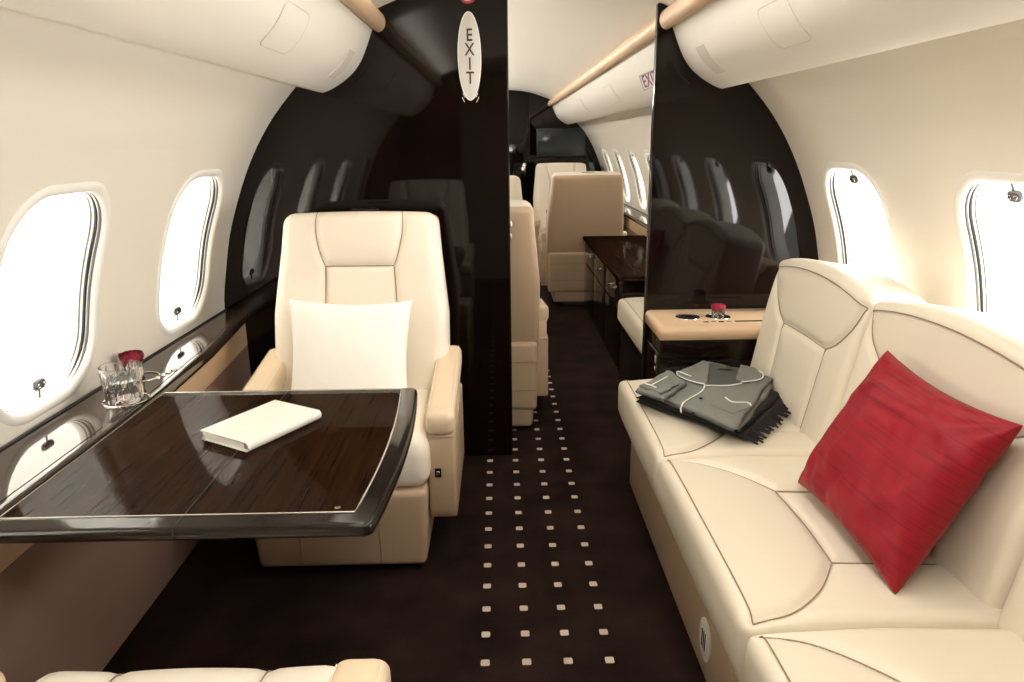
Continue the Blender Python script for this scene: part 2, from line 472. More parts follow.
MAINW = [2.475, 1.685, .895, .105]
FWDW = [8.25, 7.43, 6.61, 5.79, 4.97, 4.15, 3.33]
WID = [0]
def window(s, c, shade_down, pull, pull_style):
    WID[0] += 1
    n = 64
    def loop(inset, out):
        L = []
        hw, hh = WHW-inset, WHH-inset; r = max(WR-inset*.8, .04)
        for i in range(n):
            a = 2*PI*i/n; dx, dz = rr_hit(math.cos(a)*.5, math.sin(a)*.6, hw, hh, r)
            L.append(wallpt(s, c+dx, WC+dz, out))
        return L
    prof = [(-.018, .0005), (-.012, -.004), (-.004, -.005), (.004, -.003), (.009, .004), (.012, .016), (.015, .034), (.019, .056), (.022, .075), (.024, .086)]
    V = []; F = []
    for (ins, out) in prof: V += loop(ins, out)
    for k in range(len(prof)-1):
        for i in range(n): F.append((k*n+i, k*n+(i+1) % n, (k+1)*n+(i+1) % n, (k+1)*n+i))
    w = tomesh('window_%d' % WID[0], V, F, 'reveal', None, True, 80); structure(w)
    # glazing
    L = loop(.023, .084); cpt = wallpt(s, c, WC, .084)
    rings = 5; V = []; F = []
    for k in range(rings):
        t = 1-k/rings
        for i in range(n):
            y = c+(L[i][1]-c)*t; a = 2*PI*i/n
            dx, dz = rr_hit(math.cos(a)*.5, math.sin(a)*.6, WHW-.023, WHH-.023, WR-.018)
            V.append(wallpt(s, c+dx*t, WC+dz*t, .084))
    V.append(cpt)
    for k in range(rings-1):
        for i in range(n): F.append((k*n+i, k*n+(i+1) % n, (k+1)*n+(i+1) % n, (k+1)*n+i))
    for i in range(n): F.append(((rings-1)*n+i, (rings-1)*n+(i+1) % n, len(V)-1))
    tomesh('pane', V, F, 'pane', w)
    # dark track seals down both upright sides of the reveal
    for sd in (-1, 1):
        for ins, out, rad, mm in ((.0118, .011, .0034, 'darkgrey'), (.0135, .021, .0042, 'black'), (.0150, .033, .0022, 'darkgrey')):
            pts = []; rr = []
            for i in range(25):
                a = -1.02+2.12*i/24
                dx, dz = rr_hit(sd*math.cos(a), math.sin(a)*1.25, WHW-ins, WHH-ins, WR-ins*.8)
                pts.append(wallpt(s, c+dx, WC+dz, out)); rr.append(rad*min(1, .15+i/5, .15+(24-i)/5))
            tubes('shade_track', [pts], rr, mm, w, n=6)
    # shade panel
    hw, hh, r = WHW-.021, WHH-.021, WR-.017
    z0 = -hh if shade_down else hh-.035
    V = []; F = []; ny, nz = 14, 22
    for side in (0, 1):
        for j in range(nz+1):
            z = z0+(hh-z0)*j/nz
            qz = max(abs(z)-(hh-r), 0); wv = hw-r+math.sqrt(max(r*r-qz*qz, 0))
            for i in range(ny+1):
                V.append(wallpt(s, c-wv+2*wv*i/ny, WC+z, .052+.003*side))
    K = (ny+1)*(nz+1)
    for side in (0, 1):
        for j in range(nz):
            for i in range(ny):
                a = side*K+j*(ny+1)+i; F.append((a, a+1, a+ny+2, a+ny+1))
    tomesh('shade', V, F, 'shade', w)
    # pull tab: small plate with two ring holes on a short stem
    zc = WC+pull; bx = []
    def loc(dy, dz, out=.03): return wallpt(s, c+dy, zc+dz, out)
    pl = bpy.data.objects.new('pull_tab', None); 
    V = []; F = []; nn = 20
    for k, (sc_, o_) in enumerate(((1.3, .024), (1.3, .018), (1.15, .015))):
        for i in range(nn):
            a = 2*PI*i/nn
            V.append(loc((.0085*(1 if math.cos(a) > 0 else -1)+.0085*math.cos(a))*sc_, .010*math.sin(a)*sc_, o_))
    for k in range(2):
        for i in range(nn): F.append((k*nn+i, k*nn+(i+1) % nn, (k+1)*nn+(i+1) % nn, (k+1)*nn+i))
    F.append(tuple(range(2*nn, 3*nn)))
    tab = tomesh('pull_tab', V, F, 'black' if pull_style == 'black' else 'darkgrey', w)
    d = -1 if pull < 0 else 1
    tubes('stem', [[loc(0, d*.008, .020), loc(0, d*.034, .020)]], .0028, 'darkgrey', tab)
    rg = []
    for q in (-.011, .011):
        rg.append([loc(q+.0052*math.cos(2*PI*i/14), .0052*math.sin(2*PI*i/14), .0135) for i in range(14)])
    tubes('ring', rg, .0013, 'chrome', tab, closed=True)
    return w

# floor, walls, ceiling
fl = tomesh('floor', [(-1.2, -1.3, 0), (1.4, -1.3, 0), (1.4, YF+.05, 0), (-1.2, YF+.05, 0), (-1.2, -1.3, -.03), (1.4, -1.3, -.03), (1.4, YF+.05, -.03), (-1.2, YF+.05, -.03)],
            [(0, 1, 2, 3), (7, 6, 5, 4), (0, 4, 5, 1), (1, 5, 6, 2), (2, 6, 7, 3), (3, 7, 4, 0)], 'carpet', None, False)
structure(fl)
WM = build_wall('wall_left', -1, -1.3, YB, MAINW, .395); build_wall('wall_right', 1, -1.3, YB, MAINW, .395)
build_wall('wall_left_forward', -1, YB, YF+.03, FWDW, .38); build_wall('wall_right_forward', 1, YB, YF+.03, FWDW, .38)
for s in (-1, 1):
    for c in MAINW: window(s, c, s < 0, -.213 if s < 0 else .214, 'grey' if (s < 0 and c < 2) or c < 2 else 'black')
    for c in FWDW[:]: window(s, c, True, .214, 'black')
half_c = CEIL[::-1]
V = []; F = []
cp = [(-h, z) for h, z in CEIL]+[(h, z) for h, z in CEIL[-2::-1]]
cs = curve2(cp, 5)
for y in (-1.3, 1, YB, 5, 7, YF+.03):
    for (h, z) in cs: V.append((X0+h, y, z))
k = len(cs)
for j in range(5):
    for i in range(k-1): F.append((j*k+i, j*k+i+1, (j+1)*k+i+1, (j+1)*k+i))
structure(tomesh('ceiling', V, F, 'ceil', None, True, 80))

# dividers: outline of the cabin cross-section cut at an upright edge
def ceil_z(h):
    h = abs(h); hs = [c[0] for c in CEIL][::-1]; zs = [c[1] for c in CEIL][::-1]
    return float(np.interp(h, hs, zs))
def section(s, xedge, extra=.012):
    """polygon (x,z) from upright edge out to the sidewall"""
    pts = [(xedge, 0.0)]
    for z in np.linspace(0, 1.80, 40): pts.append((X0+s*(half(z)+extra), float(z)))
    hedge = abs(xedge-X0); sgn = s if (xedge-X0)*s > 0 else -s
    hs = np.linspace(.56, hedge if (xedge-X0)*s > 0 else -hedge, 12)
    for h in hs: pts.append((X0+s*h, ceil_z(h)+.004))
    return pts
def partition(name, s, xedge, y0, y1, m='gloss'):
    return structure(prism(name, section(s, xedge), 'y', y0, y1, m, None, 0, True, 25))
pl = partition('wall_divider_left', -1, .038, YB, YB+.032)
pr_ = partition('wall_divider_right', 1, .612, YB, YB+.032)
partition('wall_aft_left', -1, -.30, -.20, -.16); partition('wall_aft_right', 1, .62, -.20, -.16)
for nm, x in (('trim_1', .038), ('trim_2', .612)):
    s = 1 if nm == 'trim_1' else -1
    structure(rbox(nm, (.006, .034, ceil_z(x-X0)-.004), .002, 'rim', None, (x+s*.003, YB+.016, ceil_z(x-X0)/2)))
# closed ends
fp = [(X0-h, z) for h, z in [(half(z), z) for z in np.linspace(0, 1.8, 40)]]+[(X0+h, z+.004) for h, z in cs]+[(X0+half(z), z) for z in np.linspace(1.8, 0, 40)]
fwd = structure(prism('wall_forward', fp, 'y', YF, YF+.04, 'gloss', None, 0, True, 25))
structure(prism('wall_aft', fp, 'y', -1.34, -1.3, 'ceil', None, 0, True, 25))

# forward bulkhead door and details
dr = structure(prism('door_1', [(-.28, .01), (.385, .01), (.385, 1.895), (.30, 1.90), (-.2, 1.895), (-.28, 1.88)], 'y', YF-.012, YF-.001, 'gloss', None, .003))
lathe('door_knob', [(0, -.0), (.03, .002), (.05, .012), (.05, .02), (.03, .03), (0, .034)], 'chrome', dr)
kb = dr.children[0]; kb.rotation_euler = (PI/2, 0, 0); kb.location = (.325, YF-.010, 1.0); kb.scale = (.7, 1.5, 1)
structure(rbox('trim_3', (.008, .014, 1.88), .002, 'rim', None, (.392, YF-.008, .945)))
mon = thing('wall_monitor', 'black flat television screen mounted on the dark forward bulkhead', 'television', (.775, YF, 1.16))
rbox('frame', (.60, .03, .34), .008, 'black', mon, (0, -.018, .155)); rbox('screen', (.565, .006, .305), .002, 'screen', mon, (0, -.035, .157))

# low dark cabinet under the monitor
cab = thing('low_cabinet', 'low dark gloss cabinet standing against the forward bulkhead beneath the television', 'cabinet', (.80, YF, 0))
rbox('body', (.72, .30, 1.08), .01, 'gloss', cab, (0, -.17, .545)); 
for q in (-.18, .18): rbox('door', (.34, .012, .94), .004, 'glossplain', cab, (q, -.328, .52))

# ------------------------------------------------------------------ overhead valances
BIN = [(.548, 1.80), (.556, 1.765), (.572, 1.728), (.592, 1.68), (.615, 1.635), (.645, 1.597), (.685, 1.565), (.725, 1.541), (.756, 1.528), (.775, 1.526), (.82, 1.537), (.866, 1.548)]
BINC = curve2(BIN, 3)
def binsurf(s, y, t, out=0.):
    """t in 0..1 along the visible profile"""
    BB = BINC
    hs = [b[0] for b in BB]; zs = [b[1] for b in BB]
    L = [0]
    for a, b in zip(BB[:-1], BB[1:]): L.append(L[-1]+math.hypot(b[0]-a[0], b[1]-a[1]))
    L = [l/L[-1] for l in L]
    h = np.interp(t, L, hs); z = np.interp(t, L, zs)
    h2 = np.interp(min(t+.02, 1), L, hs); z2 = np.interp(min(t+.02, 1), L, zs)
    h1 = np.interp(max(t-.02, 0), L, hs); z1 = np.interp(max(t-.02, 0), L, zs)
    d = Vector((h2-h1, z2-z1)).normalized(); n = Vector((d.y, -d.x))  # pointing inboard/down
    if n.y > 0: n = -n
    return (X0+s*(h+n.x*out), y, z+n.y*out)
def rrect(y0, y1, t0, t1, ry, rt, n=6):
    P = []
    for (cy, ct, a0) in ((y1-ry, t1-rt, 0), (y0+ry, t1-rt, PI/2), (y0+ry, t0+rt, PI), (y1-ry, t0+rt, 3*PI/2)):
        for i in range(n+1):
            a = a0+PI/2*i/n; P.append((cy+ry*math.cos(a), ct+rt*math.sin(a)))
    return P
def densr(P):
    o = []
    for a, b in zip(P, P[1:]+P[:1]):
        k = max(1, int(max(abs(a[0]-b[0]), abs(a[1]-b[1]))/.02))
        o += [(a[0]+(b[0]-a[0])*i/k, a[1]+(b[1]-a[1])*i/k) for i in range(k)]
    return o
def patch(name, s, y0, y1, t0, t1, ry, rt, out, m, parent):
    V = []; F = []; ny, nt_ = 10, 22
    for lay in (out, -.004):
        for j in range(nt_+1):
            t = t0+(t1-t0)*(.5-.5*math.cos(PI*j/nt_)); q = max(abs(t-(t0+t1)/2)-((t1-t0)/2-rt), 0)/rt
            ins = ry*(1-math.sqrt(max(0, 1-q*q)))
            for i in range(ny+1): V.append(binsurf(s, y0+ins+(y1-y0-2*ins)*i/ny, t, lay))
    K = (ny+1)*(nt_+1)
    for lay in (0, 1):
        for j in range(nt_):
            for i in range(ny):
                a = lay*K+j*(ny+1)+i; F.append((a, a+1, a+ny+2, a+ny+1))
    b1_ = [i for i in range(ny+1)]; b2_ = [nt_*(ny+1)+i for i in range(ny+1)]; b3_ = [j*(ny+1) for j in range(nt_+1)]; b4_ = [j*(ny+1)+ny for j in range(nt_+1)]
    for L_ in (b1_, b2_, b3_, b4_):
        for a, b in zip(L_[:-1], L_[1:]): F.append((a, b, K+b, K+a))
    return tomesh(name, V, F, m, parent, True, 50)
def valance(s, y0, y1, label, hatches, speakers, cat='overhead panel'):
    t = thing('overhead_valance', label, cat, (0, 0, 0), 0, 'overhead valances along the ceiling edges')
    pts = [(X0+s*h, z) for h, z in curve2(BIN, 3)]
    back = [(X0+s*(half(z)+.0), z) for z in np.linspace(1.545, 1.79, 8)]
    b = prism('shell', pts+back, 'y', y0, y1, 'bin', t, 0, True, 35)
    c = [(X0+s*(.540+.028*math.cos(a)), 1.772+.036*math.sin(a)) for a in np.linspace(0, 2*PI, 24, endpoint=False)]
    prism('trim_strip', c, 'y', y0+.0, y1-.004, 'trimtan', t, .006, True, 50)
    for (a, b_) in hatches:
        h = patch('access_hatch', s, a, b_, .30, .56, .028, .045, .0022, 'bin', t)
        ln = [binsurf(s, y, tt, .0012) for (y, tt) in densr(rrect(a-.001, b_+.001, .297, .563, .028, .045, 10))]
        tubes('joint', [ln], .0016, 'grille', h, n=5, closed=True)
    for (a, b_) in speakers:
        h = patch('speaker_grille', s, a, b_, .34, .60, .006, .012, .0015, 'grille', t)
    return t
valance(-1, .05, YB-.001, 'cream overhead valance with tan leather strip above the two bright windows beside the writing table', [(1.84, 2.06), (.8, 1.02)], [(2.615, 2.715)])
valance(1, .05, YB-.001, 'cream overhead valance with tan leather strip running above the sofa', [(1.84, 2.04), (.8, 1.0)], [(2.575, 2.675)])
valance(1, YB+.033, YF-.001, 'cream overhead valance of the forward cabin, carrying a small exit sign', [(6.2, 6.5), (4.6, 4.9)], [])
valance(-1, YB+.033, YF-.001, 'cream overhead valance of the forward cabin, mostly hidden by the dark divider', [], [])

# ------------------------------------------------------------------ signs
def text(name, s, size, m, parent, loc, rot, align='CENTER', space=1.0, extr=.0006, sx=1.0, leading=1.0):
    cu = bpy.data.curves.new(name, 'FONT'); cu.body = s; cu.size = size; cu.align_x = align; cu.align_y = 'CENTER'
    cu.extrude = extr; cu.space_line = leading; cu.space_character = space; cu.offset = size*.012
    o = bpy.data.objects.new(name, cu); COL.objects.link(o); cu.materials.append(M[m])
    bpy.context.view_layer.update()
    me = bpy.data.meshes.new_from_object(o.evaluated_get(bpy.context.evaluated_depsgraph_get()))
    bpy.data.objects.remove(o)
    me.materials.clear()
    o = link(name, me, m, parent, False)
    o.location = loc; o.rotation_euler = rot; o.scale = (sx, 1, 1)
    return o
ex = thing('exit_sign', 'white oval sign reading EXIT downward, fixed high on the dark divider', 'sign', (-.103, YB, 1.648))
n = 48
def oval(a, b, y, nn=48): return [(a*math.cos(2*PI*i/nn), y, b*math.sin(2*PI*i/nn)) for i in range(nn)]
V = oval(.044, .157, 0)+oval(.044, .157, -.006)+oval(.040, .152, -.008)
F = [tuple(range(2*n, 3*n))]+[tuple(range(n))[::-1]]
for k in range(2):
    for i in range(n): F.append((k*n+i, k*n+(i+1) % n, (k+1)*n+(i+1) % n, (k+1)*n+i))
tomesh('plate', V, F, 'signface', ex, True, 30)
tubes('edge', [oval(.043, .156, -.007)], .0018, 'white', ex, closed=True)
for i, ch in enumerate('EXIT'):
    text('lettering', ch, .062, 'letters', ex, (0.001, -.0095, .074-.0505*i), (PI/2, 0, 0), sx=.82)
for sx_ in (-1, 1):
    ls = []
    for rr in (1.10, 1.22):
        ls.append([(sx_*.043*rr*math.cos(a), -.001, .156*(rr-.06)*math.sin(a)) for a in np.linspace(-1.12, -.92, 6)])
    tubes('bracket_mark', ls, .0012, 'white', ex)
rs = thing('warning_light', 'round white lens with red ring above the oval exit sign', 'light', (-.105, YB, 1.866))
def dsk(name, r, y0, y1, m, par):
    o = lathe(name, [(0, 0), (r, 0), (r, abs(y1-y0)*.7), (r*.95, abs(y1-y0)), (0, abs(y1-y0))], m, par); o.rotation_euler = (PI/2, 0, 0); o.location = (0, y0, 0); return o
dsk('ring', .034, 0, -.006, 'redring', rs); dsk('lens', .026, -.005, -.010, 'signface', rs)
es = thing('exit_sign', 'small rectangular EXIT sign on the forward cabin valance, partly cut off by the divider', 'sign', (0, 0, 0))
a0 = Vector((.705, 3.685, 1.645)); a1 = Vector((.735, 3.685, 1.572)); b0 = Vector((.705, 3.26, 1.645)); b1 = Vector((.735, 3.26, 1.572))
nrm = Vector((-1, 0, -.4)).normalized()*.008
tomesh('plate', [a0, b0, b1, a1, a0+nrm, b0+nrm, b1+nrm, a1+nrm], [(0, 1, 2, 3), (7, 6, 5, 4), (0, 4, 5, 1), (1, 5, 6, 2), (2, 6, 7, 3), (3, 7, 4, 0)], 'signface', es, False)
cx = (a0+a1+b0+b1)/4+nrm*1.12
xa = (b0-a0).normalized(); ya = (a0-a1).normalized(); za = xa.cross(ya)
R = Matrix((xa, ya, za)).transposed()
tx = text('lettering', 'EXIT', .082, 'letters2', es, cx, R.to_euler(), space=1.15, sx=1.75)
for q in (0, 1):
    p = [a0+nrm*1.05+(b0-a0)*.03+(a1-a0)*.08, b0+nrm*1.05-(b0-a0)*.03+(b1-b0)*.08, b1+nrm*1.05-(b0-a0)*.03-(b1-b0)*.08, a1+nrm*1.05+(b0-a0)*.03-(a1-a0)*.08]
tubes('border', [p], .0012, 'letters2', es, closed=True)

# ------------------------------------------------------------------ side ledges
def ledge(s, stations, label, name='side_ledge', z=.68, panel=True):
    """stations: (y, inner half-width)"""
    t = thing(name, label, 'ledge', (0, 0, 0))
    V = []; F = []
    yy = stations
    prof = lambda hin, hw: [(hw, z-.05), (hw, z), (hin+.022, z), (hin+.012, z-.002), (hin+.003, z-.010), (hin, z-.020), (hin+.003, z-.032), (hin+.014, z-.040), (hin+.03, z-.042)]
    k = 9
    for (y, hin) in yy:
        for (h, zz) in prof(hin, half(z)-.002): V.append((X0+s*h, y, zz))
    for j in range(len(yy)-1):
        for i in range(k): F.append((j*k+i, j*k+(i+1) % k, (j+1)*k+(i+1) % k, (j+1)*k+i))
    F.append(tuple(range(k))); F.append(tuple((len(yy)-1)*k+i for i in range(k))[::-1])
    tomesh('top', V, F, 'ledgetop', t, True, 40)
    # polished seam lines
    tubes('inlay_line', [[(X0+s*(h+.030), y, z+.0002) for (y, h) in yy]], .0012, 'rim', t)
    tubes('wall_gasket', [[(X0+s*(half(z)-.008), y, z+.001) for (y, h) in yy]], .005, 'black', t)
    # leather panel below: pale upper band, lower band coloured darker for the table's shade
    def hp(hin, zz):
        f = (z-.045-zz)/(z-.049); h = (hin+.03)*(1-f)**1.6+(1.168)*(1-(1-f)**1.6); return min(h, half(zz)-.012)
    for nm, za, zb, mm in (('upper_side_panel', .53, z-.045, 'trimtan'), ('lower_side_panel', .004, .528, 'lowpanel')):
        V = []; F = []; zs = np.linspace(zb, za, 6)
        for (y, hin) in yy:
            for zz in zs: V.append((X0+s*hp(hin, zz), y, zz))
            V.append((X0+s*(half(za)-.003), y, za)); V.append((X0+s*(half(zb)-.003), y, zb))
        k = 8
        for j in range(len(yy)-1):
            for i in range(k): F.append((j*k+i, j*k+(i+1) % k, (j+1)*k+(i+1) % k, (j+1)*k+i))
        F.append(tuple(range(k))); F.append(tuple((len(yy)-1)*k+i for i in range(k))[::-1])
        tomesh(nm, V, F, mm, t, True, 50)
    return t
st = [(.06, 1.04), (1.0, 1.04), (1.9, 1.045), (2.3, 1.07), (2.6, 1.105), (YB-.002, 1.135)]
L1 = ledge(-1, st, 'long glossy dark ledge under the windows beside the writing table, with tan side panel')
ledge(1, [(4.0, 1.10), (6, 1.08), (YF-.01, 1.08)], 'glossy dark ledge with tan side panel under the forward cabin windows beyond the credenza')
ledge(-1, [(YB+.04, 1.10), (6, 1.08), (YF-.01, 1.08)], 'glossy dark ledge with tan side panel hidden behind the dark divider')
# flush rings and buttons in the ledge
def ring(name, c, R, m, parent, r=.0025):
    return tubes(name, [[(c[0]+R*math.cos(2*PI*i/36), c[1]+R*math.sin(2*PI*i/36), c[2]) for i in range(36)]], r, m, parent, closed=True)
ring('cup_ring', (-1.010, 1.80, .681), .056, 'chrome', L1); ring('cup_ring', (-1.060, 1.995, .681), .045, 'chrome', L1)
for i in range(4):
    c_ = (-1.012-.016*(i % 2)*.0+.005*i, 1.985+.025*i, .680)
    lathe('button', [(0, 0), (.008, 0), (.008, .003), (.006, .005), (0, .005)], 'chrome', L1, c_, n=16)

# ------------------------------------------------------------------ writing table
tb = thing('writing_table', 'large fold-out dark glossy wood table with pale inlay line beside the window ledge', 'table', (-.58, 1.5, 0))
def bulge(y): 
    t = (y-1.5)/.372
    return -.237+.022*(1-t*t)
xs_l = -.936
def tabletop(inset, z0, z1, name, m, bev, lx=0.):
    y0, y1 = 1.130+inset, 1.872-inset
    P = [(xs_l+lx+.58, y0-1.5), ]
    P += [(bulge(y)-inset+.58, y-1.5) for y in np.linspace(y0+.012, y1-.012, 16)]
    P = [(xs_l+lx+.58, y0-1.5), (bulge(y0)-inset-.012+.58, y0-1.5)]+P[1:]+[(bulge(y1)-inset-.012+.58, y1-1.5), (xs_l+lx+.58, y1-1.5)]
    return prism(name, P, 'z', z0, z1, m, tb, bev, True, 50)
tabletop(0, .653, .6795, 'rim', 'rim', .0095)
tabletop(.047, .6785, .6803, 'veneer_top', 'tablewood', 0, .004)
P = [(-.352, 1.178-1.5)]+[(bulge(y)-.045+.58, y-1.5) for y in np.linspace(1.178, 1.852, 20)]+[(-.352, 1.852-1.5)]
tubes('inlay', [[(x, y, .6803) for x, y in P]], .0022, 'inlay', tb, closed=True)
rbox('fold_joint', (.0016, .735, .002), .0004, 'black', tb, (-.012, 0, .6802))
rbox('fold_joint', (.002, .006, .022), .0004, 'black', tb, (-.012, -.3685, .6665))
lathe('catch', [(0, 0), (.006, 0), (.006, .001), (0, .0012)], 'chrome', tb, (.268, -.305, .6805), n=16)
rbox('support_arm', (.50, .05, .05), .01, 'rim', tb, (-.13, .10, .628)); rbox('support_arm', (.50, .05, .05), .01, 'rim', tb, (-.13, -.12, .628))

# notebook
nb = thing('notebook', 'white leather covered notebook lying on the dark writing table', 'notebook', (-.578, 1.585, .6805), 0)
ang = math.atan2(.181, .125)
e1 = Vector((.125, .181)).normalized()
nb.rotation_euler = (0, 0, ang)
NL, NW = .225, .150
def nbx(name, size, r, m, loc): return rbox(name, size, r, m, nb, loc, None, (.03, .03, .01))
nbx('cover', (NL, NW, .003), .0014, 'bookwhite', (0, 0, .0225)); nbx('cover', (NL, NW, .003), .0014, 'bookwhite', (0, 0, .0016))
nbx('pages', (NL-.006, NW-.012, .018), .001, 'paper', (0, .002, .012))
sp_ = [(-NW/2-.010*math.sin(a), .012+.012*math.cos(a)) for a in np.linspace(0, PI, 14)]
sp_ += [(-NW/2-.007*math.sin(a), .012+.0095*math.cos(a)) for a in np.linspace(PI, 0, 14)]
prism('spine', [(y, z) for y, z in sp_], 'x', -NL/2, NL/2, 'bookwhite', nb, 0, True, 60)
nb.rotation_euler = (0, 0, 0)
# orient: spine faces the aisle/camera side
nb.rotation_euler = (0, 0, math.atan2(.19, .112))
tubes('elastic_loop', [[(-NL/2-.004, .055, .004), (-NL/2-.007, .055, .011), (-NL/2-.004, .055, .018)]], .003, 'bookwhite', nb)

# ------------------------------------------------------------------ glass tumbler and roses
tg = thing('glass_tumbler', 'cut glass tumbler half filled with water standing on the dark window ledge', 'glass', (-1.010, 1.795, .6815))
R1, HT = .050, .099
V = []; F = []; N = 48; K = 16
def tr(k, i, inner):
    z = HT*k/K
    r = (.044+(R1-.044)*k/K)
    if not inner:
        band = 1 if (.12 < k/K < .46 or .54 < k/K < .88) else 0
        r += .0018*band*(1 if (i % 4) < 2 else -1)
        if k == 0: r -= .003
    else: r -= .0035
    return r, z
prof_o = [(k, False) for k in range(K+1)]; prof_i = [(k, True) for k in range(K, 1, -1)]
for (k, inn) in prof_o+prof_i:
    for i in range(N):
        r, z = tr(k, i, inn); a = 2*PI*i/N; V.append((r*math.cos(a), r*math.sin(a), z))
rows = len(prof_o)+len(prof_i)
for j in range(rows-1):
    for i in range(N): F.append((j*N+i, j*N+(i+1) % N, (j+1)*N+(i+1) % N, (j+1)*N+i))
F.append(tuple(range(N))[::-1]); F.append(tuple((rows-1)*N+i for i in range(N)))
tomesh('body', V, F, 'glass', tg, True, 25)
lathe('water', [(0, .0130), (.0395, .0130), (.0435, .060), (0, .060)], 'water', tg, n=40)

def rose(parent, c, R, m1, m2, seed, tall=1.0):
    """spiralling cupped petals"""
    rnd = random.Random(seed); V = []; F = []
    for q in range(26):
        f = q/25; a0 = q*2.4; rad = R*(.12+.88*f); h = R*(1.05-.10*f)*tall; w = .9+.35*f
        nu, nv = 7, 5; b = len(V)
        for j in range(nv):
            t = j/(nv-1)
            for i in range(nu):
                u = (i/(nu-1)-.5)*2
                a = a0+u*w*(1-.15*t)
                rr = rad*(.45+.55*math.sin(t*PI*.62))*(1+.04*t*t*f)+rnd.uniform(-.05, .05)*R
                z = h*t*(1-.22*abs(u)**2)-(.06*R*f*t**3)+rnd.uniform(-.02, .02)*R
                V.append((c[0]+rr*math.cos(a), c[1]+rr*math.sin(a), c[2]+z))
        for j in range(nv-1):
            for i in range(nu-1): F.append((b+j*nu+i, b+j*nu+i+1, b+(j+1)*nu+i+1, b+(j+1)*nu+i))
    return tomesh('rose_bloom', V, F, m1, parent, True, 80, recalc=False)
def vase(label, loc, R, H, RB, m, seed, name='rose_vase', tall=1.):
    t = thing(name, label, 'flower', loc)
    lathe('glass_cup', [(R*.85, 0), (R, .004), (R, H), (R-.002, H), (R-.0022, .006), (R*.6, .005)], 'glass', t, n=32, closed=True)
    lathe('water', [(0, .0062), (R-.0035, .0066), (R-.0035, H*.6), (0, H*.6)], 'water', t, n=24)
    rose(t, (0, 0, H*.75), RB, m, m, seed, tall)
    tubes('stem', [[(0, 0, .008), (0.002, 0, H*.8)]], .0016, 'lowpanel', t)
    return t
vase('small glass cup with a dark red rose beside the tumbler on the window ledge', (-1.085, 2.0, .6815), .026, .040, .033, 'petal', 3, tall=1.45)
vase('small glass cup with a dark red rose on the far ledge of the forward cabin', (1.12, 5.10, .6815), .03, .05, .04, 'petal', 5)

